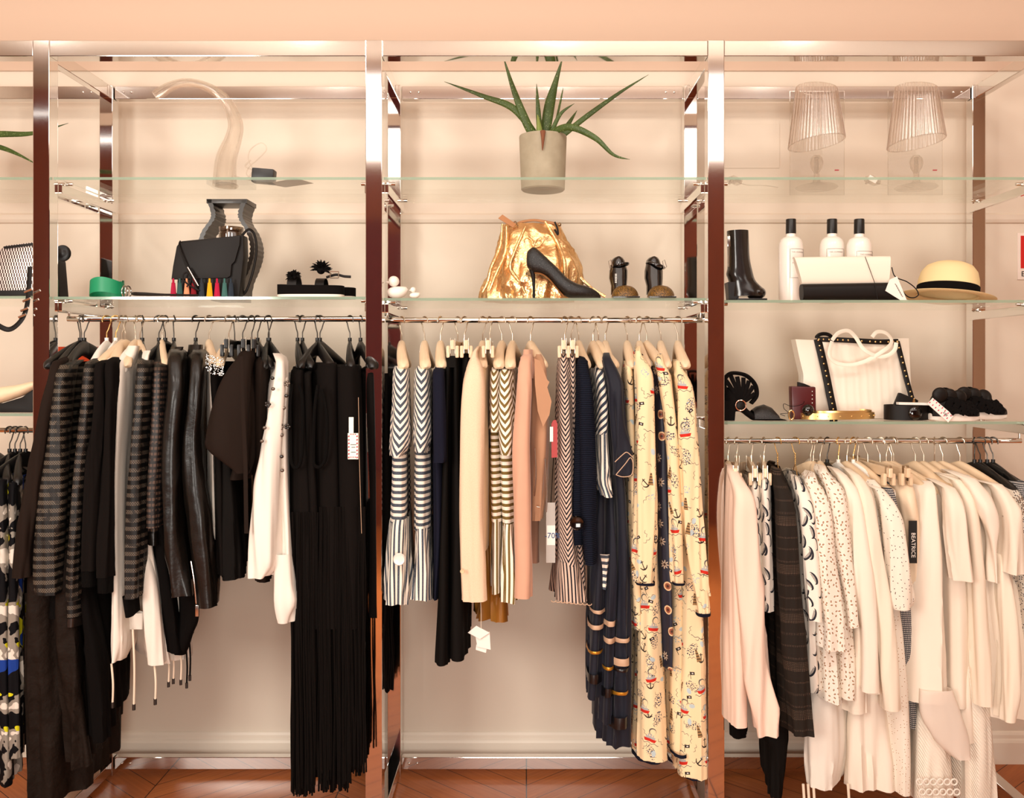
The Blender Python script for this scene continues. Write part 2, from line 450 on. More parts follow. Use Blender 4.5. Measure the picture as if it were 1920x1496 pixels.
def make_hanger(kind):
    root = thing({'wood': 'wooden_hanger', 'slim': 'wooden_hanger', 'black': 'plastic_hanger', 'white': 'plastic_hanger', 'clip': 'clip_hanger', 'clipb': 'clip_hanger', 'wire': 'wire_hanger'}[kind], 'proto proto proto proto', 'hanger', (0, 0, 0))
    if kind in ('wood', 'slim'):
        hook(root, brass_hook)
        curved_body(t0=.012 if kind == 'wood' else .010, t1=.018 if kind == 'wood' else .013).build('body', wood_h, root)
    elif kind in ('black', 'white'):
        hook(root, dark_hook if kind == 'black' else goldm)
        m = curved_body(t0=.006, t1=.014, h0=.024, h1=.013, z0=-.088)
        m.build('body', black_pl if kind == 'black' else white_pl, root)
        m = MB(); tube(m, [(0, 0, -.058), (0, 0, -.07)], .006, 10); m.build('collar', black_pl if kind == 'black' else white_pl, root)
        m = MB(); tube(m, smoothpts([(0, -.15, -.145), (0, -.06, -.155), (0, 0, -.157), (0, .06, -.155), (0, .15, -.145)], 4), .006, 8)
        m.build('cross_bar', black_pl if kind == 'black' else white_pl, root)
    elif kind in ('clip', 'clipb'):
        hm = wood_h if kind == 'clip' else black_pl
        hook(root, brass_hook if kind == 'clip' else dark_hook)
        box(MB(), (-.006, -.17, -.094), (.006, .17, -.066), .003).build('bar', hm, root, smooth=False)
        for s in (-1, 1):
            y = s*.15
            m = MB()
            for k in (-1, 1):
                box(m, (k*.013-.0055, y-.011, -.118), (k*.013+.0055, y+.011, -.082), .004)
            cl = m.build('clip', hm, root)
            m = MB()
            for k in (-1, 1):
                box(m, (k*.0065-.0008, y-.006, -.105), (k*.0065+.0008, y+.006, -.060))
            m.build('spring', brass_hook, cl)
    elif kind == 'wire':
        hook(root, goldm, .075, .0015)
        m = MB(); tube(m, smoothpts([(0, 0, -.072), (0, -.05, -.092), (0, -.12, -.125), (0, -.19, -.165), (0, -.195, -.172), (0, -.18, -.176), (0, 0, -.176), (0, .18, -.176), (0, .195, -.172), (0, .19, -.165), (0, .12, -.125), (0, .05, -.092), (0, 0, -.072)], 3), .0016, 6)
        m.build('body', goldm, root)
        m = MB()
        for k in range(5): ell(m, (0, 0, -.04-.006*k), (.003, .003, .0024), 8, 5)
        m.build('bead', goldm, root)
    return root
HN = {'wood': 'pale wooden hanger', 'slim': 'thin wooden hanger', 'black': 'black plastic hanger', 'white': 'white plastic hanger', 'clip': 'wooden clip hanger', 'clipb': 'black clip hanger', 'wire': 'gold wire hanger'}
HG = {0: 'hangers on the far left rail', 1: 'hangers on the left rail', 2: 'hangers on the middle rail', 3: 'hangers on the right rail'}
def hang_on(kind, bay, hpx, desc, yaw=0, extra=''):
    x = WX(hpx, RY)
    if kind not in PROTO: PROTO[kind] = make_hanger(kind); h = PROTO[kind]
    else: h = copy_tree(PROTO[kind])
    h.location = (x, RY, RZ[bay]); h.rotation_euler = (0, 0, yaw)
    BASE[h.name] = Vector((x, RY, RZ[bay]))
    tag(h, extra or HN[kind]+' holding the '+desc, 'hanger', HG[bay])
    for c in h.children:
        if c.name.split('.')[0] == 'hook': c.rotation_euler = (0, 0, random.choice((-1, 1))*random.uniform(.5, 1.0)-yaw)
    return h
# ---------------------------------------------------------------- cloth
def piece(levels, hx=None, fold=.004, freq=26, seed=0, e=.72, n=72, step=.016, uvref=None, taper=.6, hem=.004, sleeve=False, dv=0, mb=None, mi=0, top=False, bottom=False, flare=1.0, vf=1.1):
    """cloth tube hanging through pixel-measured levels (py, xl, xr, yfront, yback)"""
    L = []
    for i, l in enumerate(levels):
        l = list(l)
        if len(l) == 3:
            if sleeve: l.append(-.128 if i else -.10)
            else: l.append((.0, -.062)[i] if i < 2 else -.082)
        yf = l[3]
        if len(l) == 4: l.append(yf+.095 if sleeve else min(.33, 2*RY-yf))
        yb = l[4]
        L.append((WZ(l[0], yf), WX(l[1], yf), WX(l[2], yf), yf, yb))
    # resample
    pts = smoothpts(L, 8)
    acc = [0]
    for a, b in zip(pts, pts[1:]): acc.append(acc[-1]+math.hypot(b[0]-a[0], .5*(b[1]-a[1])))
    N = max(6, int(acc[-1]/step)); rows = []; j = 0
    for k in range(N+1):
        t = acc[-1]*k/N
        while j < len(acc)-2 and acc[j+1] < t: j += 1
        d = acc[j+1]-acc[j]; f = 0 if d == 0 else min(1, (t-acc[j])/d)
        rows.append([a+(b-a)*f for a, b in zip(pts[j], pts[j+1])])
    rings = []; uv = []; top_z = rows[0][0]
    H = max(.01, top_z-rows[-1][0])
    for r, (z, xl, xr, yf, yb) in enumerate(rows):
        f = r/N; cxf = (xl+xr)/2; hw = max(.002, (xr-xl)/2); ring = []; per = 0; prev = None; us = []
        cy = (yf+yb)/2; hy = max(.004, (yb-yf)/2)
        A = fold*(.25+.95*f*flare)
        for k in range(n+1):
            th = 2*PI*k/n
            c, s_ = math.cos(th), math.sin(th)
            y = cy-hy*sg(c, e); t = (y-yf)/max(.01, yb-yf)
            cx = cxf
            if hx is not None:
                q = min(1, max(0, (y-yf)/max(.02, RY-yf))); cx = cxf+(hx-cxf)*q
                if y > RY: cx = hx-(cxf-hx)*.35*min(1, (y-RY)/.2)
            wv = 1-taper*t
            x = cx+hw*wv*sg(s_, e)
            d = 1.25*noise.noise(Vector((x*freq*.8, y*freq*.8, z*vf+seed*7.3)))
            rg = 1-abs(noise.noise(Vector((x*freq*1.3+3, y*freq*1.3, z*vf*1.3+seed*3.1))))*2.6
            d += .9*max(-.6, rg)-.35
            d += .28*noise.noise(Vector((x*freq*3.1, y*freq*3.1, z*vf*4+seed)))
            d *= A*2.5
            nx, ny = (s_ if abs(s_) > .2 else s_), -c
            d = max(-hw*.6, min(d, .018))
            zz = z+(hem*noise.noise(Vector((x*14, y*14, seed+.5)))*1.6 if r == N else 0)
            p = Vector((x+nx*d, y+ny*d*.8, zz)); ring.append(p)
            if prev is not None: per += (p-prev).length
            us.append(per); prev = p
        half = us[-1]/2
        sc = (uvref/us[-1]) if uvref else 1
        for k in range(n+1):
            u = us[k] if us[k] <= half else us[k]-us[-1]
            uv.append((u*sc+dv*1.7, z+dv))
        rings.append(ring)
    mb = mb or MB()
    # split the seam at the back so u runs cleanly
    n1 = n+1; vs = [p for r in rings for p in r]; fs = []
    b0 = len(rings)
    hb = n//2
    vs2 = []; uv2 = []
    for ri in range(b0):
        row = rings[ri][:n]; ru = uv[ri*n1:ri*n1+n]
        # rotate to start at the back
        order = list(range(hb, n))+list(range(0, hb+1))
        half_u = abs(ru[hb][0]-dv*1.7)
        for q, k in enumerate(order):
            vs2.append(row[k]); uu = ru[k][0]
            if q == 0: uu = -half_u+dv*1.7
            elif q == len(order)-1: uu = half_u+dv*1.7
            uv2.append((uu, ru[k][1]))
    m1 = n+1
    for i in range(b0-1):
        for k in range(n): fs.append((i*m1+k, i*m1+k+1, (i+1)*m1+k+1, (i+1)*m1+k))
    if top: fs.append(tuple(range(n))[::-1])
    if bottom: fs.append(tuple((b0-1)*m1+k for k in range(n)))
    return mb.add(vs2, fs, uv2, mi)
def rear_levels(levels, hx):
    out = []
    for i, l in enumerate(levels):
        yf = l[3] if len(l) > 3 else (-.128 if i else -.10)
        yb = l[4] if len(l) > 4 else yf+.095
        d = yf+CD; z = EYE-(l[0]-VY)/F*d; xl = (l[1]-VX)/F*d; xr = (l[2]-VX)/F*d
        y2 = min(.37, 2*RY-yf); y1 = y2-(yb-yf)*.8; c = (xl+xr)/2; h = (xr-xl)/2*.85; c2 = hx-(c-hx)*.25
        dd = y1+CD
        out.append((VY+(EYE-z)/dd*F, VX+(c2-h)/dd*F, VX+(c2+h)/dd*F, y1, y2))
    return out
SEED = [1]
def garment(name, cat, desc, bay, hpx, hk, parts, group=None, label=None, kw=None, hpx2=None, nohang=False):
    """parts: list of (part_name, material, levels, options)"""
    hx = WX(hpx, RY); zmin = 9
    built = []
    for pn, mt, lv, op in parts:
        op = dict(op); SEED[0] += 1
        rear = op.pop('rear', False); lab = op.pop('label', None); free = op.pop('free', False); par = op.pop('on', None)
        slv = op.get('sleeve', False)
        if bay in (1, 3) and not nohang and pn in ('body', 'sleeve') and hk not in ('clip', 'clipb'):
            k_ = 11 if bay == 3 else 7
            lv = [(l[0]-(k_, k_*.6)[i],)+tuple(l[1:]) if i < 2 else l for i, l in enumerate(lv)]
        if slv and pn == 'sleeve':
            l0 = lv[0]; c0 = (l0[1]+l0[2])/2; h0 = (l0[2]-l0[1])/2; y0 = l0[3] if len(l0) > 3 else -.10
            c1 = c0+(hpx-c0)*.50; c2 = c0+(hpx-c0)*.22
            lv = [(l0[0]-15, c1-h0*.55, c1+h0*.55, .0, .075), (l0[0]-9, c2-h0*.8, c2+h0*.8, -.055, .03), (l0[0]+1, c0-h0*1.0, c0+h0*1.0, y0, y0+.095)]+list(lv[1:])
            lv = [l if len(l) > 3 else (l[0], l[1], l[2], -.128) for l in lv]; op['top'] = True
        m = piece(lv, hx=None if (slv or free) else hx, seed=op.pop('seed', SEED[0]), **op)
        built.append([pn, mt, m, lab, par])
        if rear:
            op2 = dict(op); op2['sleeve'] = False
            built.append([pn, mt, piece(rear_levels(lv, hx), hx=None, seed=SEED[0]+.5, **op2), lab, par])
        zmin = min(zmin, min(p.z for p in m.v))
    root = thing(name, label or (desc+' '+{0: 'on the far left rail', 1: 'on the left rail', 2: 'on the middle rail', 3: 'on the right rail'}[bay]), cat, (hx, RY, zmin), group)
    objs = {}
    for pn, mt, m, lab, par in built:
        o = m.build(pn, mt, objs[par] if par and par in objs else root, ang=60, label=lab)
        objs.setdefault(pn, o)
    root['_'] = 0; del root['_']
    if not nohang:
        top = parts[0][2][1]; yf = -.062
        fx = WX((top[1]+top[2])/2, yf)
        yaw = max(-.5, min(.5, math.atan2(-(hx-fx)*-1, .18)))
        # local -Y tip should point to (fx, yf)
        yaw = math.atan2(fx-hx, RY-yf); yaw = max(-.6, min(.6, yaw))
        hang_on(hk, bay, hpx, desc, yaw)
        if hpx2: pass
    return root, objs
def button(p, r, mat, parent, name='button', d=.004):
    m = MB(); lathe(m, [(0, 0), (r*.9, 0), (r, d*.4), (r*.85, d), (r*.5, d*.8), (0, d*.8)], (0, 0, 0), 20)
    m.xf(Matrix.Translation(Vector(p)) @ Euler((PI/2, 0, 0)).to_matrix().to_4x4())
    return m.build(name, mat, parent)
def strip(pts, w, th, mat, name, parent, label=None, up=Vector((0, 1, 0)), n=8):
    m = MB(); tube(m, pts, 1.0, n, flat=(th, w), up=up); return m.build(name, mat, parent, label=label)
def Wp(*a): return [W(*p) for p in a]
# ---------------------------------------------------------------- fabrics
def weave(sc=900):
    def f(q):
        u, v = q.uv()
        return q.m('ADD', q.m('SINE', q.m('MULTIPLY', u, sc*6)), q.m('SINE', q.m('MULTIPLY', v, sc*6)))
    return f
def clothmat(name, col, rough=.9, sheen=.03, **k):
    dark = sum(lin(col)[:3]) < .06
    return M(name, col, rough, sheen=0 if dark else sheen, spec=.08 if dark else .25, **k)
blk = clothmat('black cotton', '#0a0706', vary=.25)
blk2 = clothmat('washed black crinkled linen', '#1e1611', .7, bump=(20, 1.0, .012), vary=.35)
blkb = clothmat('brown black crepe', '#211813', .8, bump=(30, .3, .002))
blkj = clothmat('black jersey', '#110d0b', .9)
blkrib = clothmat('black ribbed knit', '#0a0807', .85, bump=lambda q: q.m('SINE', q.m('MULTIPLY', q.uv()[0], 2200)))
leather = M('black leather', '#0e0a07', .36, spec=.36, bump=(24, .55, .005), coat=.1)
leather2 = M('black leather trim', '#1b1512', .3, spec=.6)
meshj = M('banded black mesh', '#0b0a09', .45, fn=lambda q: meshband(q), spec=.3)
meshj2 = M('banded black mesh narrow', '#0b0a09', .5, fn=lambda q: meshband(q, .0235, .48, '#62564a'), spec=.3)
def gridmesh(q):
    u, v = q.uv()
    a = q.AND(q.less(q.per(v, .016), .5), q.gr(q.per(u, .010), .25), q.gr(q.noise(q.uvv(), 40), .42))
    return q.mix(a, lin('#0d0a09'), lin('#4a372c'))
gridm = M('brown black grid mesh', '#15100e', .55, fn=gridmesh)
whitec = clothmat('white cotton', '#e4dacd', .85, bump=(60, .35, .0015))
whites = M('white silk', '#e9e0d4', .6, sheen=.1, spec=.35)
cream = clothmat('cream crepe', '#e8d9c5', .8)
cream2 = clothmat('off white viscose', '#eadccb', .78)
cream3 = clothmat('ivory cotton', '#e9dac8', .85, bump=(90, .3, .001))
blush = clothmat('pale blush crepe', '#ecd0bd', .8)
blueC = clothmat('blue and cream chevron jersey', '#fff', .9, fn=stripes('#2d3440', '#efe3d3', .0225, .5, chev=1.15, heather='#757b84'))
blueH = clothmat('blue and cream striped jersey', '#fff', .9, fn=stripes('#2d3440', '#efe3d3', .0185, .5, heather='#757b84'))
blueV = clothmat('blue and cream vertical striped jersey', '#fff', .9, fn=stripes('#2d3440', '#efe3d3', .0145, .45, axis='u', heather='#757b84'))
blueD = clothmat('blue and cream diagonal striped jersey', '#fff', .9, fn=lambda q: q.mix(q.less(q.per(q.m('SUBTRACT', q.uv()[1], q.m('MULTIPLY', q.uv()[0], .9)), .0215), .5), lin('#efe3d3'), lin('#373d4a')))
olC = clothmat('olive and cream chevron jersey', '#fff', .9, fn=stripes('#6a5223', '#f1e6d6', .0225, .48, chev=1.15, heather='#8a7546'))
olH = clothmat('olive and cream striped jersey', '#fff', .9, fn=stripes('#6a5223', '#f1e6d6', .0185, .48, heather='#8a7546'))
olV = clothmat('olive and cream vertical striped jersey', '#fff', .9, fn=stripes('#6a5223', '#f1e6d6', .0145, .45, axis='u', heather='#8a7546'))
navy = clothmat('navy jersey', '#161724', .85)
navyc = M('navy chiffon', '#141622', .7, sheen=.1, spec=.3)
navyrib = clothmat('navy ribbed knit', '#171b2a', .9, fn=stripes('#0b0d15', '#191d2a', .0052, .45), bump=lambda q: q.m('SINE', q.m('MULTIPLY', q.uv()[1], 1208)))
blkt = clothmat('black crepe trouser cloth', '#17140f' if 0 else '#100d0b', .75)
tweed = clothmat('cream tweed', '#ecd2ad', .95, fn=lambda q: q.mix(q.noise(q.uvv(), 330, 3), lin('#dcba98'), lin('#eed6bb')), bump=lambda q: q.noise(q.uvv(), 420, 2))
tweed2 = clothmat('beige lining cloth', '#dfbe97', .9)
mustard = M('mustard satin', '#9c6522', .5, spec=.4)
suede = clothmat('dusty pink suede', '#cf9f85', .95, sheen=.25, vary=.12)
suede2 = clothmat('tan suede', '#b68a6b', .95, sheen=.2, vary=.12)
diag = clothmat('navy and blush striped lace', '#fff', .8, fn=stripes('#15161f', '#cfb3a1', .0150, .45, chev=1.5))
diagv = clothmat('navy and blush pleated lace', '#fff', .8, fn=stripes('#15161f', '#cfb3a1', .0105, .42, axis='u'))
def nautical(q):
    q0 = q.uvv; q.uvv = lambda: q.n('VectorMath', {0: q0(), 'Scale': .76}, operation='SCALE').outputs[0]
    base = lin('#edd2a8'); c = base
    # ships
    x, y, r = q.cells(.082, (.3, .1), .6, .5)
    on = q.gr(r, .25)
    hull = q.AND(q.less(q.m('ABSOLUTE', x), q.m('ADD', .015, q.m('MULTIPLY', y, .5))), q.gr(y, -.007), q.less(y, -.0005), on)
    deck = q.AND(q.less(q.m('ABSOLUTE', x), .011), q.gr(y, -.0005), q.less(y, .0045), on)
    fun = q.AND(q.OR(q.rect(x, y, -.007, -.004, .0045, .010), q.rect(x, y, -.001, .002, .0045, .011), q.rect(x, y, .005, .007, .0045, .009)), on)
    sm = q.AND(q.circ(x, y, .002, .016, .0085), q.m('SUBTRACT', 1, q.circ(x, y, .003, .015, .0070)), on)
    sea = q.AND(q.less(q.m('ABSOLUTE', q.m('ADD', q.m('ADD', y, .0105), q.m('MULTIPLY', q.m('SINE', q.m('MULTIPLY', x, 420)), .0015))), .0007), q.less(q.m('ABSOLUTE', x), .021))
    # anchors
    x2, y2, r2 = q.cells(.062, (.71, .43), .8, 1.6)
    o2 = q.gr(r2, .35)
    anc = q.AND(q.OR(q.rect(x2, y2, -.0011, .0011, -.010, .010), q.AND(q.circ(x2, y2, 0, -.002, .0095), q.m('SUBTRACT', 1, q.circ(x2, y2, 0, .0005, .0088)), q.less(y2, -.003)), q.rect(x2, y2, -.004, .004, .0055, .0072)), o2)
    # lighthouses, gulls, flags
    x3, y3, r3 = q.cells(.055, (1.9, .97), .85, 1.2)
    fl = q.AND(q.rect(x3, y3, 0, .010, .001, .0075), q.less(r3, .45)); pole = q.AND(q.rect(x3, y3, -.0012, .0, -.008, .008), q.less(r3, .45))
    flw = q.AND(q.rect(x3, y3, .003, .007, .003, .0055), q.less(r3, .45))
    light = q.AND(q.less(q.m('ABSOLUTE', x3), q.m('SUBTRACT', .0042, q.m('MULTIPLY', y3, .18))), q.less(q.m('ABSOLUTE', y3), .013), q.gr(r3, .72))
    lst = q.AND(light, q.less(q.per(y3, .006), .5))
    x4, y4, r4 = q.cells(.034, (.17, 2.3), .9)
    gull = q.AND(q.less(q.m('ABSOLUTE', q.m('SUBTRACT', y4, q.m('MULTIPLY', q.m('ABSOLUTE', q.m('SINE', q.m('MULTIPLY', x4, 330))), .0035))), .0006), q.less(q.m('ABSOLUTE', x4), .0095), q.gr(r4, .12))
    blob = q.AND(q.circ(x4, y4, .004, -.003, .0045, 1.6), q.less(r4, .18))
    x5, y5, r5 = q.cells(.066, (2.7, 3.3), .8)
    spl = q.AND(q.gr(q.noise(q.uvv(), 330, 2), .54), q.circ(x5, y5, 0, 0, .013, 1.35, .75), q.gr(r5, .3))
    spl2 = q.AND(q.gr(q.noise(q.uvv(), 250, 1), .58), q.circ(x5, y5, .002, .002, .010), q.less(r5, .65))
    c = q.mix(q.OR(sea, gull, sm), c, lin('#5b5a58'))
    c = q.mix(spl2, c, lin('#9fb0b6'))
    c = q.mix(spl, c, lin('#23304d'))
    c = q.mix(blob, c, lin('#b5c3c6'))
    c = q.mix(q.OR(anc, pole, fl), c, lin('#2b2420'))
    c = q.mix(flw, c, lin('#d9d0c8'))
    c = q.mix(light, c, lin('#5a4430')); c = q.mix(lst, c, lin('#a07c50'))
    c = q.mix(q.OR(deck, fun), c, lin('#a9aaa8'))
    c = q.mix(hull, c, lin('#c22a1c'))
    return c
naut = clothmat('cream nautical print crepe', '#edd2a8', .82, fn=nautical)
def starprint(q):
    x, y, r = q.cells(.062, (.4, .8), .55)
    th = q.m('ARCTAN2', y, x); rr = q.m('SQRT', q.m('ADD', q.m('MULTIPLY', x, x), q.m('MULTIPLY', y, y)))
    star = q.less(rr, q.m('ADD', .009, q.m('MULTIPLY', q.m('COSINE', q.m('MULTIPLY', th, 8)), .0045)))
    core = q.less(rr, .004)
    med = q.AND(q.less(rr, .013), q.gr(r, .6)); ring = q.AND(med, q.gr(rr, .009))
    c = q.mix(star, lin('#14182a'), lin('#b9a48e')); c = q.mix(med, c, lin('#8c4c34')); c = q.mix(ring, c, lin('#d9b48a')); return q.mix(core, c, lin('#3a2016'))
starm = M('navy scarf print satin', '#14182a', .5, fn=starprint)
def leafprint(q):
    c = lin('#ebe0d2')
    res = None
    for cell, off in ((.052, (.1, .2)), (.061, (2.1, 1.7))):
        x, y, r = q.cells(cell, off, .6, 1.5)
        cr = q.AND(q.circ(x, y, 0, 0, .0165, .62, 1.15), q.m('SUBTRACT', 1, q.circ(x, y, -.0042, .002, .0165, .56, 1.08)))
        hat = q.gr(q.m('SINE', q.m('MULTIPLY', q.m('ADD', y, q.m('MULTIPLY', x, .7)), 3600)), -.2)
        inn = q.AND(q.circ(x, y, .001, 0, .0125, .5, 1.1), q.gr(x, -.001), hat, q.gr(r, .3))
        f = q.OR(cr, inn); res = f if res is None else q.OR(res, f)
    return q.mix(res, c, lin('#24262e'))
leafm = clothmat('white leaf print crepe', '#ebe0d2', .8, fn=leafprint)
def eyelet(cell=.0125, r=.0040, hole='#a9876a', base='#e9ddcd', den=.2):
    def fn(q):
        x, y, rr = q.cells(cell, (.3, .6), .75)
        h = q.AND(q.circ(x, y, 0, 0, r, .62, 1.0), q.gr(rr, den))
        rim = q.AND(q.circ(x, y, 0, 0, r*1.45, .66, 1.0), q.gr(rr, den))
        c = q.mix(rim, lin(base), lin('#f2eadf')); return q.mix(h, c, lin(hole))
    return fn
eyel = clothmat('white eyelet lace', '#e9ddcd', .85, fn=eyelet())
eyel2 = clothmat('fine white lace', '#e9ddcd', .85, fn=eyelet(.010, .0024, '#c4a688', '#e6daca', .45))
eyel3 = clothmat('white flower eyelet lace', '#e9ddcd', .85, fn=eyelet(.0105, .0021, '#6a5443', '#e9ddcd', .62))
quilt = clothmat('ivory diagonal quilted cotton', '#e6d9c8', .85, bump=lambda q: q.m('SINE', q.m('MULTIPLY', q.m('ADD', q.uv()[0], q.m('MULTIPLY', q.uv()[1], .75)), 700)))
def sheerrows(q):
    u, v = q.uv()
    row = q.less(q.per(v, .034), .16); dots = q.AND(row, q.less(q.per(u, .0045), .45), q.less(q.per(v, .0027), .5))
    big = q.AND(q.less(q.per(v, .136), .2), q.less(q.per(u, .0045), .4), q.less(q.per(v, .0045), .4))
    c = q.mix(row, lin('#211a14'), lin('#050404')); return q.mix(q.OR(dots, big), c, lin('#6b5646'))
sheer = M('black sheer openwork cotton', '#1f1813', .8, fn=sheerrows, spec=.2)
def tweedn(q):
    u, v = q.uv()
    f = q.m('ADD', q.less(q.per(u, .0042), .5), q.less(q.per(v, .0058), .4))
    return q.mix(q.gr(f, .5), lin('#d8d0c8'), lin('#20242f'))
bwt = clothmat('navy and white basket weave', '#fff', .9, fn=tweedn)
def floralp(q):
    n1 = q.noise(q.uvv(), 11, 3); n2 = q.noise(q.n('Mapping', {0: q.uvv(), 1: (4, 7, 0)}).outputs[0], 9, 3); n3 = q.noise(q.n('Mapping', {0: q.uvv(), 1: (9, 2, 0)}).outputs[0], 8, 2)
    c = q.mix(q.gr(n1, .5), lin('#0f0e10'), lin('#8a8176')); c = q.mix(q.gr(n1, .58), c, lin('#d9cfc2'))
    c = q.mix(q.gr(n2, .62), c, lin('#c9c21e')); return q.mix(q.gr(n3, .64), c, lin('#1d3a86'))
floral = clothmat('abstract black white yellow blue print', '#222', .7, fn=floralp)
orange = clothmat('orange red cloth', '#c9431c', .85)
pearl = M('pearl plastic', '#eee5dc', .25, coat=.5)
blackgloss = M('glossy black resin', '#0a0807', .1, coat=.6)
silverb = M('silver beads', (.55, .53, .50), .2, 1)
crystal = M('smoky crystal', '#6f655c', .08, metal=.6)
goldt = M('gold sequin trim', '#c48a2c', .35, metal=.6)
beadt = M('beige bead trim', '#c3a184', .5)
satin = M('black satin ribbon', '#0b0a0d', .3, spec=.6)
cord = clothmat('cream drawstring', '#e6d3bc')
paper = M('white price tag card', '#f1e9df', .7)
redp = M('red tag plastic', '#a3140a', .45)
ink = M('black ink', '#15110f', .6)
bluei = M('blue ink', '#1c4a78', .6)
redi = M('red ink', '#b02a3a', .6)
# ================================================================ LEFT BAY CLOTHES
garment('long_coat', 'coat', 'long brown black coat leftmost beside the chrome post', 1, 150, 'black', [
    ('body', blkb, [(684, 100, 126), (705, 84, 108), (830, 58, 92), (960, 40, 84), (1060, 34, 84)], {}),
    ('sleeve', blkb, [(690, 88, 112), (740, 74, 104), (840, 50, 84), (960, 28, 66), (1040, 18, 52), (1084, 14, 46)], dict(sleeve=True, rear=True, fold=.004))])
for i, (h, lv, d) in enumerate([
    (153, [(1000, 44, 90, -.05), (1030, 40, 92, -.07), (1200, 26, 100), (1380, 24, 112), (1510, 30, 120)], 'long crinkled black skirt nearest the post'),
    (176, [(1020, 84, 130, -.05), (1060, 84, 132, -.07), (1200, 96, 142), (1320, 106, 160), (1440, 120, 176)], 'crinkled black skirt ending above the floor'),
    (196, [(1040, 130, 160, -.05), (1060, 130, 162, -.07), (1200, 146, 190), (1300, 158, 202), (1386, 166, 208)], 'plain black skirt below the two black sleeves')]):
    garment('skirt', 'skirt', d, 1, h, 'black', [('body', blk2 if i < 2 else blk, lv, dict(fold=.010, freq=16, hem=.01))], group='black skirts at the left', nohang=(i > 0))
garment('mesh_jacket', 'jacket', 'widest black jacket with glossy mesh bands', 1, 158, 'black', [
    ('body', meshj, [(694, 118, 138, 0), (712, 98, 128, -.055), (800, 92, 128), (960, 78, 124), (1090, 76, 122)], dict(fold=.002)),
    ('hem_band', blkrib, [(1088, 76, 122, -.080), (1125, 80, 120, -.078), (1158, 78, 118, -.076)], dict(fold=.001)),
    ('sleeve', meshj, [(696, 98, 126), (740, 92, 120), (840, 76, 118), (960, 58, 116), (1060, 52, 108), (1117, 56, 106)], dict(sleeve=True, rear=True, fold=.002))])
garment('mesh_jacket', 'jacket', 'narrow banded mesh jacket with leather hem', 1, 200, 'white', [
    ('body', meshj2, [(688, 168, 184, 0), (704, 150, 172, -.055), (840, 132, 160), (1000, 114, 150), (1160, 112, 148)], dict(fold=.002)),
    ('hem_band', leather2, [(1160, 112, 148, -.083), (1178, 112, 148, -.083)], dict(fold=.001)),
    ('sleeve', meshj2, [(692, 152, 174), (760, 144, 170), (860, 134, 158), (1000, 120, 148), (1128, 116, 142)], dict(sleeve=True, rear=True, fold=.002))])
garment('jacket', 'jacket', 'plain black sweatshirt behind the mesh jackets', 1, 217, 'white', [
    ('body', blkj, [(690, 186, 206), (706, 172, 198), (860, 160, 196), (1000, 152, 190), (1090, 152, 190)], {}),
    ('sleeve', blkj, [(694, 172, 196), (780, 166, 192), (900, 152, 182), (1010, 144, 176), (1072, 144, 174)], dict(sleeve=True, rear=True)),
    ('cuff', blkrib, [(1070, 145, 173, -.127), (1104, 147, 173, -.125)], dict(sleeve=True, fold=.001))])
garment('jacket', 'jacket', 'plain black sweatshirt left of the white vest', 1, 229, 'wood', [
    ('body', blkj, [(684, 208, 226), (700, 192, 214), (860, 182, 212), (1000, 180, 210), (1090, 180, 210)], {}),
    ('sleeve', blkj, [(690, 192, 214), (780, 188, 212), (900, 180, 208), (1010, 174, 206), (1084, 174, 206)], dict(sleeve=True, rear=True)),
    ('cuff', blkrib, [(1082, 175, 205, -.127), (1116, 176, 203, -.125)], dict(sleeve=True, fold=.001))])
r, o = garment('vest', 'vest', 'white cotton vest with hanging drawstrings', 1, 254, 'wood', [
    ('body', whitec, [(662, 228, 250, .03), (690, 210, 238, -.05), (760, 208, 234, -.08), (880, 206, 226, -.08), (1000, 204, 226, -.085), (1150, 200, 232, -.09), (1210, 196, 236, -.09), (1246, 200, 222, -.09)], dict(fold=.003)),
    ('collar', whitec, [(648, 236, 262, .02, .14), (668, 224, 256, -.01, .14), (696, 216, 240, -.04, .10)], dict(fold=.002)),
    ('front_panel', whitec, [(1030, 258, 276, -.05, .03), (1060, 258, 284, -.07, .02), (1150, 262, 298, -.08, .0), (1246, 276, 306, -.08, -.01)], dict(free=True, fold=.002)),
    ('waistband', whitec, [(1150, 222, 272, -.03, .0), (1180, 224, 270, -.03, .0)], dict(free=True, fold=.001))])
for px, y0, y1 in ((211, 1244, 1322), (251, 1180, 1326), (291, 1240, 1316)):
    t = MB(); tube(t, smoothpts([W(px-2, y0, -.07), W(px+1, (y0+y1)/2, -.075), W(px, y1, -.07)], 6), .003, 8); s = t.build('drawstring', cord, r)
    t = MB(); tube(t, [W(px, y1-6, -.07), W(px, y1+5, -.07)], .0048, 8); t.build('cord_tip', leather2, s)
garment('shirt', 'shirt', 'white shirt with drawstring hem beside the third mesh jacket', 1, 262, 'slim', [
    ('body', whitec, [(664, 272, 288, .0), (684, 262, 284, -.05), (800, 250, 272, -.07), (1000, 262, 290, -.06), (1180, 284, 320, -.04), (1246, 300, 330, -.03)], dict(fold=.004))])
garment('mesh_jacket', 'jacket', 'banded mesh jacket between white vest and grid top', 1, 267, 'black', [
    ('body', meshj2, [(690, 262, 280, 0), (704, 250, 274, -.055), (840, 240, 272), (1000, 230, 266), (1090, 228, 264)], dict(fold=.002)),
    ('sleeve', meshj2, [(692, 250, 276), (780, 244, 270), (880, 236, 264), (1000, 226, 266), (1122, 224, 262)], dict(sleeve=True, rear=True, fold=.002)),
    ('hem_band', blkrib, [(1120, 224, 246, -.12, -.04), (1157, 232, 244, -.12, -.04)], dict(fold=.001, free=True))])
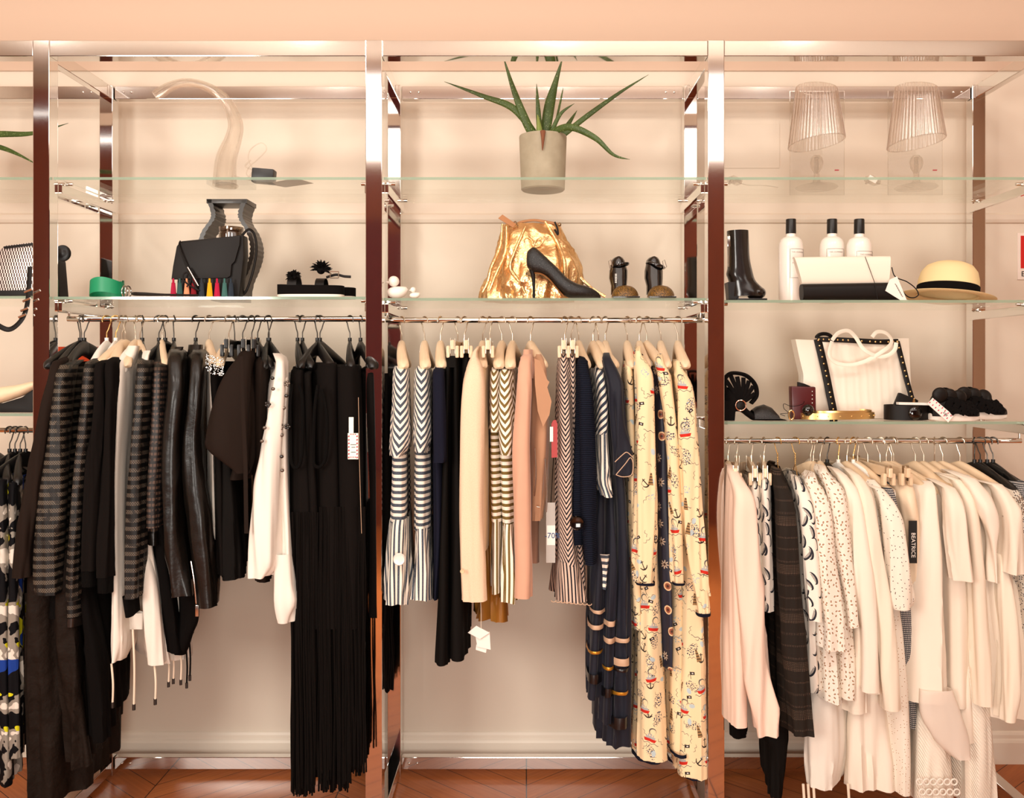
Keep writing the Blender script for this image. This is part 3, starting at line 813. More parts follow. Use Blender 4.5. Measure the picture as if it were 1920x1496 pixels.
garment('jacket', 'jacket', 'brown black grid mesh jacket with leather hem', 1, 298, 'black', [
    ('body', gridm, [(676, 290, 312, 0), (700, 280, 306, -.055), (800, 276, 304), (950, 268, 302), (1002, 268, 302)], dict(fold=.003)),
    ('hem_band', leather, [(1000, 268, 302, -.083), (1022, 270, 302, -.083)], dict(fold=.002)),
    ('sleeve', gridm, [(700, 284, 304), (800, 278, 302), (900, 270, 298), (990, 268, 296)], dict(sleeve=True, rear=True, fold=.002))])
garment('tunic', 'tunic', 'black tunic hanging below the grid mesh jacket', 1, 304, 'slim', [
    ('body', blk, [(700, 296, 312, 0), (740, 292, 312, -.06), (1000, 284, 318, -.06), (1120, 292, 336, -.06), (1224, 306, 352, -.05)], dict(fold=.004))])
garment('leather_jacket', 'jacket', 'smooth black leather jacket between mesh jacket and ribbed biker jacket', 1, 326, 'black', [
    ('body', leather, [(662, 316, 342, .02), (684, 308, 338, -.055), (780, 310, 346), (900, 306, 346), (1000, 304, 346), (1080, 306, 346)], dict(fold=.004)),
    ('collar', leather, [(650, 322, 350, .02, .16), (676, 314, 342, -.01, .16)], dict(fold=.002)),
    ('sleeve', leather, [(676, 310, 342, -.09), (740, 306, 344), (840, 298, 338), (940, 298, 334), (1040, 306, 344), (1122, 316, 360)], dict(sleeve=True, rear=True, fold=.0042, freq=15, vf=2.6))])
r, o = garment('leather_jacket', 'jacket', 'black leather biker jacket with silver cuff zip', 1, 367, 'black', [
    ('body', leather, [(664, 354, 376, .02), (690, 346, 376, -.055), (800, 346, 384), (920, 350, 390), (1040, 356, 394), (1090, 358, 396)], dict(fold=.004)),
    ('collar', leather, [(646, 350, 384, .02, .16), (676, 346, 378, -.01, .16)], dict(fold=.002)),
    ('sleeve', leather, [(676, 352, 380, -.09), (730, 342, 378), (820, 334, 372), (900, 334, 376), (1000, 346, 392), (1090, 360, 406), (1141, 368, 406)], dict(sleeve=True, rear=True, fold=.0048, freq=15, vf=2.6))])
t = MB(); tube(t, smoothpts(Wp((358, 1052, -.134), (364, 1090, -.136), (368, 1132, -.134)), 5), .0022, 8); z = t.build('zip', silverb, r)
t = MB(); box(t, W(366, 1156, -.136), W(373, 1134, -.132), .001); t.build('zip_pull', silverb, z)
garment('camisole', 'top', 'black camisole with dangling strap ends', 1, 340, 'slim', [
    ('body', blk, [(1020, 330, 352, -.03), (1050, 330, 362, -.05), (1150, 338, 384, -.05), (1196, 330, 368, -.04), (1226, 322, 356, -.02)], dict(fold=.003))], nohang=True)
t = thing('drawstring_pants', 'cream shorts with tipped drawstrings hanging behind the black camisole', 'shorts', W(330, 1280, .02))
mm = piece([(1120, 296, 340, .0, .10), (1180, 300, 350, .0, .10), (1236, 306, 352, .0, .09)], seed=3); mm.build('body', whitec, t)
for px, y0, y1 in ((316, 1220, 1282), (325, 1220, 1276), (339, 1215, 1278), (350, 1215, 1284), (356, 1200, 1270)):
    q = MB(); tube(q, smoothpts([W(px-1, y0, .0), W(px+1, (y0+y1)/2, -.005), W(px, y1, .0)], 4), .0026, 8); s = q.build('drawstring', cord if px < 345 else blk, t)
    q = MB(); tube(q, [W(px, y1-4, .0), W(px, y1+6, .0)], .0042, 8); q.build('cord_tip', leather2, s)
# pearl lace top and draped blouse
r, o = garment('lace_blouse', 'top', 'black top with silver beaded neckline', 1, 429, 'wood', [
    ('body', blkj, [(684, 392, 412, .0), (700, 386, 410, -.055), (860, 398, 420), (1000, 402, 424), (1080, 404, 426)], dict(fold=.003))])
m = MB()
for k in range(150):
    t = random.random(); px = 386+random.random()*34; py = 672+(px-386)*.25+random.random()*34-8
    ell(m, W(px, py, -.09+random.random()*.01), (.0018, .0018, .0018), 6, 4)
m.build('bead_trim', silverb, r, label='silver bead trim')
garment('tank_top', 'top', 'white tank top glimpsed behind leather biker sleeve', 1, 392, 'wood', [
    ('body', whitec, [(690, 392, 404, 0), (710, 388, 402, -.05), (850, 392, 404, -.05), (1000, 396, 408, -.05), (1010, 396, 408, -.05)], dict(fold=.002))])
garment('skirt', 'skirt', 'straight black skirt under the draped blouse', 1, 440, 'clipb', [
    ('body', blkt, [(820, 404, 432, -.06), (850, 404, 440, -.07), (960, 406, 452), (1050, 406, 460), (1088, 410, 462)], dict(fold=.005))])
r, o = garment('blouse', 'blouse', 'brown black blouse with wide draped sleeve', 1, 472, 'clipb', [
    ('body', blkb, [(664, 444, 474, .0), (690, 430, 478, -.055), (760, 430, 486), (860, 424, 484), (900, 420, 470)], dict(fold=.006)),
    ('sleeve', blkb, [(668, 440, 470, -.09), (700, 414, 470, -.12), (760, 388, 468, -.14), (820, 374, 466, -.145), (842, 376, 466, -.145), (868, 410, 462, -.14), (886, 436, 458, -.13)], dict(sleeve=True, fold=.004, freq=14, hem=.01))])
strip(Wp((452, 668, -.15), (455, 760, -.155), (460, 870, -.15), (462, 1000, -.15)), .006, .0012, blkb, 'sash', r)
garment('top', 'top', 'black beaded top partly behind the white blouse', 1, 503, 'black', [
    ('body', blkb, [(676, 478, 500, .0), (694, 470, 500, -.055), (800, 468, 500, -.06), (1000, 470, 506, -.06), (1094, 474, 508, -.06)], dict(fold=.004))])
r, o = garment('blouse', 'blouse', 'white silk blouse scattered with crystal flowers', 1, 505, 'black', [
    ('body', whites, [(686, 524, 540, .0), (710, 514, 546, -.055), (800, 500, 546), (960, 490, 554), (1078, 478, 556)], dict(fold=.007, freq=20)),
    ('sleeve', whites, [(684, 512, 534, -.10), (740, 500, 534), (800, 488, 532), (900, 472, 528), (1000, 457, 526), (1060, 455, 520), (1084, 458, 498)], dict(sleeve=True, rear=True, fold=.006, freq=18)),
    ('cuff', whites, [(1040, 506, 546, -.10, -.04), (1090, 508, 552, -.10, -.04), (1135, 514, 557, -.10, -.05), (1166, 530, 541, -.09, -.06)], dict(free=True, fold=.005))], group=None)
garment('blouse', 'blouse', 'white embellished blouse with rounded shoulder in front of black tunic', 1, 530, 'black', [
    ('body', whites, [(700, 526, 544, -.04), (716, 524, 546, -.085), (800, 520, 544, -.09), (900, 518, 545, -.09), (1000, 520, 550, -.09), (1078, 522, 554, -.09)], dict(fold=.004))], nohang=True)
for i, (px, py, big) in enumerate([(502, 758, 1), (527, 800, 1), (538, 719, 1), (539, 800, 1), (496, 802, 0), (491, 827, 0), (511, 709, 0), (512, 729, 0), (522, 736, 0), (521, 751, 0), (521, 779, 0), (528, 816, 0), (528, 856, 0), (529, 882, 0), (532, 765, 0), (537, 742, 0)]):
    m = MB(); p = W(px, py, -.142 if px < 520 else -.112)
    if big:
        for k in range(5): a = k*2*PI/5; ell(m, p+Vector((math.cos(a)*.0060, 0, math.sin(a)*.0060)), (.0038, .003, .0038), 8, 5)
    else: ell(m, p, (.0060, .004, .0052), 10, 6)
    m.build('crystal', crystal if i % 3 else blackgloss, r)
# fringed dresses
def armhole(root, pts, mat, r=.005):
    m = MB(); tube(m, smoothpts(pts, 6), r, 8, closed=False); return m.build('armhole_binding', mat, root)
def fringe(root, x0, x1, py0, py1, n, yf=-.085, yb=.30, jit=26, seed=1):
    rnd = random.Random(seed); m = MB()
    for k in range(n):
        px = x0+(x1-x0)*(k+.5)/n+rnd.uniform(-1.5, 1.5); y = yf+rnd.random()**2*.10
        if k % 6 == 0: y = rnd.uniform(0, yb)
        b = py1-rnd.random()*jit; a = rnd.uniform(-1.2, 1.2)
        pts = [W(px, py0, y)]
        for j in range(1, 9):
            t = j/8; pts.append(W(px+a*t*2+1.6*math.sin(t*9+k), py0+(b-py0)*t, y+.004*math.sin(t*7+k)))
        tube(m, pts, .0021+.0009*rnd.random(), 4)
    o = m.build('fringe', blkj, root); o['kind'] = 'stuff'; return o
r, o = garment('fringed_dress', 'dress', 'black fringed dress touching the white blouse', 1, 558, 'black', [
    ('body', blkj, [(694, 556, 580, .0), (712, 542, 576, -.055), (880, 545, 590), (1000, 546, 596), (1180, 547, 604)], dict(fold=.003)),
    ], group='black fringed dresses')
fringe(r, 547, 590, 960, 1494, 78, seed=2)
armhole(r, Wp((548, 720, -.094), (544, 760, -.10), (545, 830, -.10), (547, 868, -.10), (558, 876, -.10), (566, 850, -.10), (568, 760, -.10), (562, 722, -.094)), blkrib)
r, o = garment('fringed_dress', 'dress', 'black fringed dress seen between the two armholes', 1, 567, 'black', [
    ('body', blkj, [(700, 574, 592, .0), (716, 566, 590, -.055), (880, 570, 600), (1000, 572, 606), (1180, 574, 612)], dict(fold=.003))], group='black fringed dresses')
fringe(r, 584, 622, 960, 1458, 59, seed=3)
r, o = garment('fringed_dress', 'dress', 'black fringed dress with the large open armhole', 1, 595, 'black', [
    ('body', blkj, [(686, 604, 640, .0), (700, 592, 646, -.055), (880, 586, 650), (1000, 588, 652), (1180, 590, 652)], dict(fold=.003))], group='black fringed dresses')
fringe(r, 600, 656, 950, 1486, 101, seed=4)
armhole(r, Wp((596, 722, -.094), (590, 770, -.10), (588, 850, -.10), (590, 872, -.10), (602, 874, -.10), (612, 850, -.10), (613, 780, -.10), (604, 730, -.094)), blkrib)
r, o = garment('fringed_dress', 'dress', 'black fringed dress with white price tag', 1, 656, 'black', [
    ('body', blkj, [(690, 626, 668, .0), (704, 620, 680, -.062), (880, 624, 686, -.086), (1000, 628, 686, -.086), (1180, 634, 684)], dict(fold=.003))], group='black fringed dresses')
fringe(r, 644, 683, 950, 1455, 69, seed=5)
m = MB(); tube(m, smoothpts(Wp((672, 745, -.10), (673, 800, -.10), (674, 870, -.10), (678, 1000, -.10)), 4), .0007, 6); m.build('zip', beadt, r)
tg = MB(); box(tg, W(652, 861, -.104), W(672, 812, -.102), .0005); tg.v; tgo = tg.build('price_tag', paper, r, smooth=False, label='white price tag with red dashes')
tg = MB(); box(tg, W(654, 812, -.104), W(663, 782, -.102)); tg.build('tag_strap', paper, tgo, smooth=False)
tg = MB()
for k in range(7):
    for xx in (654, 669.5): box(tg, W(xx-1.2, 859-k*6.6, -.1052), W(xx+1.2, 856-k*6.6, -.1042), rot=Euler((0, .5, 0)))
for k in range(3):
    for yy in (815, 858): box(tg, W(657+k*4, yy, -.1052), W(659+k*4, yy-2, -.1042))
tg.build('red_dash', redi, tgo, smooth=False)
tg = MB(); box(tg, W(657, 834, -.1050), W(668, 833, -.1042)); box(tg, W(659, 839, -.1050), W(666, 838, -.1042)); box(tg, W(658, 848, -.1050), W(667, 847, -.1042)); tg.build('tag_print', ink, tgo, smooth=False)
garment('fringed_dress', 'dress', 'black fringed dress hidden deepest behind the middle post', 1, 676, 'black', [
    ('body', blkj, [(700, 690, 706, .02), (716, 684, 708, -.01, .30), (880, 686, 712, -.01, .3), (1000, 686, 714, -.01, .3), (1160, 688, 716, -.01, .3)], dict(fold=.003))], group='black fringed dresses')[0]
r = thing('fringed_shawl', 'black fringed shawl hanging just right of the middle chrome post', 'shawl', W(722, 1290, .1))
piece([(700, 716, 726, .10, .24), (740, 712, 731, .08, .26), (1000, 714, 734, .08, .27), (1140, 716, 734, .08, .27)], seed=9).build('body', blkj, r)
fringe(r, 716, 735, 1100, 1300, 41, yf=.08, yb=.25, seed=8)
# empty black hangers and spare hanging pieces in the left bay
for px, k, d, yw in ((235, 'wood', 'pale wooden hanger just left of the white vest collar', -.1), (310, 'black', 'black plastic hanger between grid mesh jacket and smooth leather jacket', -.1), (455, 'clipb', 'black clip hanger left of the draped brown black blouse clip', .5), (483, 'black', 'black plastic hanger right of the draped blouse, pointing at white blouse', .45), (600, 'black', 'second black hanger above the large open armhole dress', -.2)):
    hang_on(k, 1, px, d, yw, extra=d)
t = thing('orange_top', 'orange red top hanging at the back behind the black coat hangers', 'top', W(150, 760, .30))
piece([(650, 96, 205, .27, .30), (680, 92, 214, .26, .31), (720, 94, 216, .26, .31), (780, 100, 216, .26, .31)], seed=12).build('body', orange, t)
# ================================================================ FAR LEFT BAY CLOTHES
for i, (h, lv, d, mt) in enumerate([
    (-8, [(890, -60, -30, 0), (905, -75, -30, -.055), (1100, -80, -20), (1470, -85, -5)], 'printed dress cut off by the left edge', floral),
    (18, [(895, 0, 16, 0), (915, -14, 16, -.055), (1100, -14, 22), (1300, -14, 26), (1475, -16, 34)], 'black dress with yellow and blue brush print', floral),
    (38, [(900, 24, 40, 0), (920, 10, 34, -.055), (1100, 10, 38), (1420, 12, 42)], 'abstract printed dress beside the long coat', floral)]):
    garment('printed_dress', 'dress', d, 0, h, 'black', [('body', mt, lv, dict(fold=.006))], group='printed dresses at the far left')
for px, d in ((28, 'black plastic hanger in the middle of the far left rail'), (48, 'black plastic hanger on the far left rail nearest the long coat')): hang_on('black', 0, px, d, -.25, extra=d)
# ================================================================ MIDDLE BAY CLOTHES
def striped(hpx, nm, desc, a, fl, mats, hk='wood', slv=True, g='striped jersey dresses'):
    Cc, Hh, Vv = mats
    return garment('striped_dress', 'dress', desc, 2, hpx, hk, [('body', Hh, a, dict(fold=.002, e=.65)), ('yoke', Cc, nm, dict(fold=.002, e=.65, hem=.008)), ('flounce', Vv, fl, dict(fold=.006, freq=34, hem=.008, uvref=None))], group=g)
r, o = striped(753, [(686, 736, 766, .0), (694, 732, 771, -.062), (760, 729, 772, -.096), (830, 724, 773, -.115), (858, 726, 760, -.118)],
    'blue striped chevron dress with white button leftmost', [(760, 732, 766, -.05), (800, 732, 766, -.07), (900, 730, 764), (985, 728, 764)], [(975, 729, 768, -.084), (1000, 723, 770, -.092), (1080, 719, 770, -.098), (1138, 718, 769, -.10)], (blueC, blueH, blueV))
button(W(749, 1048, -.115), .018, pearl, r, 'pearl_button', .010)
striped(796, [(686, 777, 804, .0), (694, 772, 808, -.062), (760, 770, 811, -.092), (820, 768, 812, -.11), (846, 772, 802, -.115)],
    'blue striped chevron dress beside the navy tee', [(760, 775, 806, -.05), (800, 773, 807, -.07), (900, 772, 808), (1000, 773, 806)], [(992, 774, 806, -.084), (1020, 773, 808, -.092), (1080, 772, 810, -.098), (1134, 771, 810, -.10)], (blueC, blueH, blueV))
garment('tee', 'shirt', 'navy blue short sleeved tee', 2, 826, 'wood', [
    ('body', navy, [(692, 808, 830, .0), (700, 806, 834, -.06), (800, 806, 834), (1000, 808, 832), (1128, 808, 822)], dict(fold=.003)),
    ('sleeve', navy, [(700, 808, 834, -.10), (780, 810, 835), (860, 811, 836), (870, 811, 834)], dict(sleeve=True, rear=True, fold=.002))])
r, o = garment('trousers', 'trousers', 'long black trousers with two creased legs', 2, 858, 'clip', [
    ('waistband', blkt, [(667, 831, 862, -.04, .26), (690, 832, 862, -.045, .26)], dict(fold=.001, e=.5)),
    ('leg', blkt, [(688, 831, 848, -.046, .26), (800, 828, 846, -.07), (1000, 820, 845, -.09), (1250, 812, 846, -.10)], dict(fold=.003, free=True)),
    ('leg', blkt, [(688, 846, 862, -.046, .26), (800, 842, 866, -.07), (1000, 840, 874, -.09), (1240, 838, 877, -.10)], dict(fold=.003, free=True))])
hang_on('clip', 2, 871, '', .1, extra='wooden clip hanger between the black trousers and cream tweed jacket')
garment('skirt', 'skirt', 'black top glimpsed right of the trousers', 2, 878, 'clip', [
    ('body', blkt, [(662, 866, 884, .0), (680, 862, 886, -.03), (800, 860, 884, -.03), (1160, 868, 882, -.03)], dict(fold=.003))], nohang=True)
r, o = garment('tweed_jacket', 'jacket', 'cream tweed jacket with long sleeve', 2, 905, 'wood', [
    ('body', tweed2, [(684, 884, 912, .0), (700, 876, 915, -.06), (900, 880, 919), (1034, 882, 917)], dict(fold=.002)),
    ('sleeve', tweed, [(664, 882, 896, -.06), (690, 870, 908, -.11), (735, 858, 915, -.13), (850, 852, 915, -.135), (960, 850, 913, -.135), (1050, 853, 915, -.135), (1129, 857, 919, -.13)], dict(sleeve=True, rear=True, fold=.002, e=.8))])
button(W(867, 1071, -.142), .0065, tweed2, r)
garment('skirt', 'skirt', 'mustard satin skirt showing below the tweed jacket', 2, 918, 'clip', [
    ('body', mustard, [(840, 905, 922, .02), (900, 904, 925, .0), (1000, 904, 935, .0), (1100, 900, 948, .0), (1166, 896, 954, .0)], dict(fold=.008, freq=30, flare=1.5))])
striped(941, [(688, 917, 936, .0), (698, 914, 938, -.06), (740, 912, 938, -.085), (812, 912, 940, -.10)],
    'olive striped dress nearest the tweed jacket', [(740, 914, 938, -.05), (830, 914, 938, -.065), (980, 918, 940, -.065)], [(974, 920, 940, -.07), (1010, 918, 942, -.075), (1114, 917, 944, -.08)], (olC, olH, olV))
striped(961, [(688, 935, 957, .0), (698, 930, 962, -.06), (760, 926, 966, -.092), (810, 927, 968, -.105), (852, 932, 962, -.11)],
    'olive striped dress nearest the pink suede jacket', [(760, 932, 964, -.05), (830, 930, 966, -.075), (990, 938, 967, -.08)], [(983, 938, 968, -.084), (1010, 936, 968, -.092), (1080, 936, 970, -.098), (1134, 937, 968, -.10)], (olC, olH, olV))
r, o = garment('suede_jacket', 'jacket', 'dusty pink suede jacket with zips', 2, 995, 'wood', [
    ('body', suede2, [(664, 1000, 1020, .0), (690, 994, 1034, -.05), (800, 992, 1040), (900, 988, 1034), (978, 990, 1022)], dict(fold=.004)),
    ('collar', suede, [(655, 978, 997, -.01, .14), (690, 974, 1002, -.07, .10), (712, 975, 1000, -.09, .06)], dict(fold=.002)),
    ('sleeve', suede, [(676, 972, 1000, -.08), (740, 966, 1002, -.13), (840, 959, 1000, -.135), (960, 962, 1002, -.135), (1060, 966, 1000, -.135), (1120, 967, 997, -.13)], dict(sleeve=True, rear=True, fold=.005, freq=20))])
m = MB(); prism(m, [(W(x, y, -.1).x, W(x, y, -.1).z) for x, y in ((1002, 672), (1012, 676), (1026, 712), (1030, 716), (1026, 726), (1034, 752), (1030, 778), (1018, 800), (1008, 770), (1003, 720))], -.106, -.098); m.build('lapel', suede2, r, ang=80)
for a in (((1003, 840, -.105), (1005, 890, -.105), (1002, 930, -.105)), ((1006, 950, -.105), (1012, 951, -.105)), ((1022, 860, -.10), (1026, 920, -.10), (1024, 960, -.10))):
    m = MB(); tube(m, smoothpts(Wp(*a), 4), .0019, 8); m.build('zip', silverb, r)
t = thing('red_security_tag', 'red security tag hanging beside the pink suede jacket', 'tag', W(1039, 858, -.09))
m = MB(); prism(m, [(W(x, y, -.09).x, W(x, y, -.09).z) for x, y in ((1034, 858), (1034, 794), (1037, 788), (1042, 787), (1045, 794), (1045, 857))], -.094, -.086); m.build('holder', redp, t, smooth=False)
m = MB(); box(m, W(1031, 828, -.0955), W(1037, 800, -.094)); m.build('label', paper, t, smooth=False)
t = thing('discount_tag', 'grey card tag reading -70% beside the striped lace top', 'tag', W(1033, 1054, -.06))
m = MB(); box(m, W(1024, 1055, -.062), W(1041, 942, -.060)); cd = m.build('card', M('grey card', '#b3aca4', .6), t, smooth=False)
m = MB(); box(m, W(1025.5, 1022, -.0632), W(1041, 985, -.0622)); m.build('sticker', paper, cd, smooth=False)
text_mb('-70%', .023, W(1036, 1009, -.0640), depth=.0003).build('print', bluei, cd, smooth=False)
m = MB(); tube(m, [W(1033, 942, -.061), W(1036, 890, -.06), W(1038, 858, -.088)], .0012, 6); m.build('string', blk, t)
r, o = garment('lace_blouse', 'top', 'navy and blush diagonal striped lace top', 2, 1059, 'clip', [
    ('body', diag, [(662, 1046, 1066, -.02), (690, 1040, 1074, -.05), (800, 1038, 1082), (960, 1040, 1084), (1060, 1038, 1094)], dict(fold=.004)),
    ('peplum', diagv, [(1055, 1038, 1096, -.086), (1090, 1036, 1104, -.09), (1130, 1035, 1109, -.092)], dict(fold=.006, freq=30, hem=.004))])
m = MB()
for k in range(9): 
    p = W(1038+k*8.4, 1128+k*.8, -.10); tube(m, [p+Vector((math.cos(a)*.0065, 0, -math.sin(a)*.005+.004)) for a in [j*PI/8 for j in range(9)]], .0012, 6)
m.build('scalloped_trim', beadt, r)
garment('top', 'top', 'second striped lace top with red trim behind', 2, 1071, 'clip', [
    ('body', diag, [(664, 1064, 1080, -.02), (690, 1064, 1084, -.04), (900, 1066, 1090, -.05), (1100, 1078, 1106, -.05)], dict(fold=.003))])
r, o = garment('cardigan', 'cardigan', 'navy ribbed cardigan with glossy black button', 2, 1085, 'wood', [
    ('body', navyrib, [(672, 1080, 1100, .0), (684, 1077, 1108, -.06), (760, 1074, 1114), (900, 1066, 1110), (1024, 1062, 1104)], dict(fold=.003)),
    ('sleeve', navyrib, [(682, 1082, 1106, -.08), (740, 1084, 1116, -.13), (850, 1086, 1122, -.13), (960, 1088, 1122, -.13), (1059, 1096, 1120, -.13)], dict(sleeve=True, rear=True, fold=.003))])
button(W(1082, 980, -.140), .0205, blackgloss, r, 'black_button', .010)
garment('striped_blouse', 'top', 'blue striped top with vertical striped flounce', 2, 1112, 'wood', [
    ('body', blueD, [(690, 1114, 1134, .0), (698, 1112, 1140, -.06), (760, 1118, 1148), (815, 1117, 1147)], dict(fold=.002)),
    ('flounce', blueV, [(812, 1116, 1147, -.084), (860, 1114, 1150, -.09), (906, 1114, 1152, -.10), (930, 1126, 1156, -.10)], dict(fold=.005, freq=34, hem=.01)),
    ('cuff', blueH, [(1040, 1119, 1150, -.08, -.01), (1080, 1120, 1148, -.08, -.01), (1106, 1124, 1142, -.08, -.02)], dict(free=True, fold=.004))])
hang_on('wood', 2, 1122, '', .15, extra='pale wooden hanger between the striped top and navy chiffon dress')
def navydress(h, d, lv, bands, hk='wood', nohang=False, sl=None):
    parts = [('body', navyc, lv, dict(fold=.005, hem=.008))]
    if sl: parts.append(('sleeve', navyc, sl, dict(sleeve=True, rear=True, fold=.004)))
    r, o = garment('navy_dress', 'dress', d, 2, h, hk, parts, group='navy trimmed chiffon dresses', nohang=nohang)
    for i, (py, x0, x1, mt, th) in enumerate(bands):
        mb = piece([(py-th/2, x0-2, x1+2, -.092), (py, x0-2, x1+2, -.093), (py+th/2, x0-2, x1+2, -.092)], hx=WX(h, RY), seed=i, fold=.001, step=.004, e=.8)
        for k, p in enumerate(mb.v): p.z -= .0
        mb.xf(Matrix.Translation((0, 0, 0))); mb.build('trim_band', mt, r)
    return r
navydress(1118, 'short navy dress with bead and gold trims', [(900, 1116, 1140, -.02), (940, 1112, 1142, -.06), (1080, 1106, 1142), (1200, 1098, 1138), (1316, 1092, 1130)],
    [(1148, 1102, 1140, beadt, 6), (1178, 1098, 1139, beadt, 10), (1225, 1096, 1137, goldt, 6), (1274, 1094, 1134, satin, 16)], nohang=True)
navydress(1130, 'mid length navy dress with bead and gold trims', [(900, 1134, 1156, -.02), (940, 1134, 1160, -.06), (1080, 1134, 1164), (1200, 1128, 1160), (1357, 1123, 1154)],
    [(1170, 1131, 1162, beadt, 9), (1203, 1129, 1160, beadt, 11), (1255, 1126, 1158, goldt, 7), (1300, 1125, 1156, satin, 16)], nohang=True)
r = navydress(1135, 'longest navy chiffon dress with piped cuff', [(668, 1126, 1146, .0), (684, 1124, 1152, -.06), (800, 1140, 1172), (950, 1152, 1184), (1100, 1153, 1192), (1250, 1144, 1192), (1410, 1135, 1190)],
    [(1202, 1147, 1193, beadt, 8), (1243, 1144, 1193, beadt, 14), (1258, 1143, 1193, satin, 6), (1302, 1141, 1192, goldt, 7), (1357, 1138, 1191, satin, 20)],
    sl=[(676, 1128, 1152, -.08), (720, 1140, 1172, -.12), (790, 1148, 1178, -.13), (850, 1154, 1186, -.13), (892, 1156, 1186, -.125)])
for a in (((1153, 866, -.14), (1168, 852, -.14), (1176, 848, -.14), (1187, 858, -.14)), ((1155, 890, -.14), (1172, 870, -.14), (1182, 858, -.14), (1187, 870, -.14), (1184, 890, -.14), (1168, 894, -.14), (1155, 890, -.14))):
    m = MB(); tube(m, smoothpts(Wp(*a), 5), .0013, 6); m.build('piping', beadt, r, label='beige piping')
NB = 'nautical print dresses'
def nauts(h, d, neck, sl, body, cuff=None):
    parts = [('body', naut, body, dict(fold=.004, hem=.004, dv=h*.0137)), ('sleeve', naut, sl, dict(sleeve=True, rear=True, fold=.004, dv=h*.0251))]
    if cuff: parts.append(('cuff', naut, cuff, dict(sleeve=True, fold=.003, freq=50)))
    r, o = garment('nautical_dress', 'dress', d, 2, h, 'wood', parts, group=NB)
    m = MB(); x0, x1, py = neck
    tube(m, smoothpts([W(x0, py+8, -.0), W((x0+x1)/2, py, .0), W(x1, py+6, .0)], 5), .0022, 8); m.build('neck_piping', navy, r, label='navy piping')
    l = body[-1]; yf = -.082
    mb = piece([(l[0]-1, l[1]-.5, l[2]+.5, yf-.001), (l[0]+3, l[1]-.5, l[2]+.5, yf-.001)], hx=WX(h, RY), fold=.002, seed=SEED[0]); mb.build('hem_piping', navy, r)
    l = (cuff or sl)[-1]
    mb = piece([(l[0]-1, l[1]-.5, l[2]+.5, -.130), (l[0]+3, l[1]-.5, l[2]+.5, -.130)], sleeve=True, fold=.001); mb.build('cuff_piping', navy, r)
    return r
garment('nautical_dress', 'dress', 'narrow cream printed dress behind the navy chiffon cuff', 2, 1176, 'wood', [
    ('body', naut, [(676, 1168, 1186, .0), (700, 1168, 1192, -.05), (800, 1172, 1196, -.06), (1000, 1180, 1204, -.06), (1180, 1188, 1210, -.05)], dict(fold=.003))], group=NB)
nauts(1199, 'nautical print dress nearest the navy chiffon dress', (1188, 1206, 661), [(664, 1190, 1206, -.05), (700, 1187, 1228, -.11), (800, 1189, 1232), (950, 1188, 1236), (1060, 1186, 1236), (1080, 1188, 1234), (1095, 1190, 1234)],
      [(664, 1190, 1206, .02), (690, 1188, 1222, -.05), (800, 1192, 1232), (1000, 1198, 1242), (1250, 1197, 1254), (1430, 1194, 1262)])
garment('scarf_print_dress', 'dress', 'navy dress with star and medallion print', 2, 1213, 'wood', [
    ('body', starm, [(686, 1226, 1240, .0), (704, 1226, 1250, -.05), (860, 1230, 1258), (1000, 1234, 1262), (1150, 1244, 1268), (1258, 1250, 1266)], dict(fold=.003))])
nauts(1239, 'nautical print dress between the two longest ones', (1227, 1246, 672), [(678, 1228, 1248, -.05), (710, 1234, 1262, -.10), (800, 1250, 1272, -.11), (950, 1258, 1280, -.115), (1060, 1260, 1288, -.115), (1095, 1262, 1290, -.115)],
      [(678, 1228, 1246, .02), (700, 1230, 1256, -.04), (900, 1248, 1280, -.05), (1150, 1258, 1290, -.05), (1417, 1262, 1298, -.05)])
nauts(1271, 'longest nautical print dress beside the right chrome post', (1263, 1281, 684), [(688, 1264, 1282, -.05), (724, 1266, 1304, -.12), (800, 1270, 1314), (900, 1274, 1320), (1000, 1282, 1326), (1080, 1294, 1330), (1120, 1302, 1332)],
      [(688, 1264, 1282, .02), (706, 1262, 1296, -.05), (850, 1268, 1308), (1050, 1276, 1322), (1250, 1276, 1338), (1462, 1274, 1341)],
      cuff=[(1108, 1302, 1334, -.126), (1130, 1304, 1337, -.128), (1152, 1306, 1338, -.128)])
# hanging white swing tags under the tweed jacket
t = thing('swing_tags', 'white swing tags on a string below the tweed jacket', 'tag', W(898, 1222, -.05))
m = MB(); tube(m, smoothpts(Wp((901, 1120, -.06), (902, 1150, -.06), (902, 1182, -.06)), 4), .0009, 6); m.build('string', cord, t)
for pts, y in ((((877, 1186), (893, 1173), (918, 1186), (900, 1198)), -.062), (((891, 1190), (918, 1184), (920, 1218), (895, 1212)), -.056), (((893, 1208), (913, 1214), (911, 1224), (892, 1218)), -.052)):
    m = MB(); prism(m, [(W(a, b, y).x, W(a, b, y).z) for a, b in pts], y-.0006, y+.0006); m.build('card', paper, t, smooth=False)
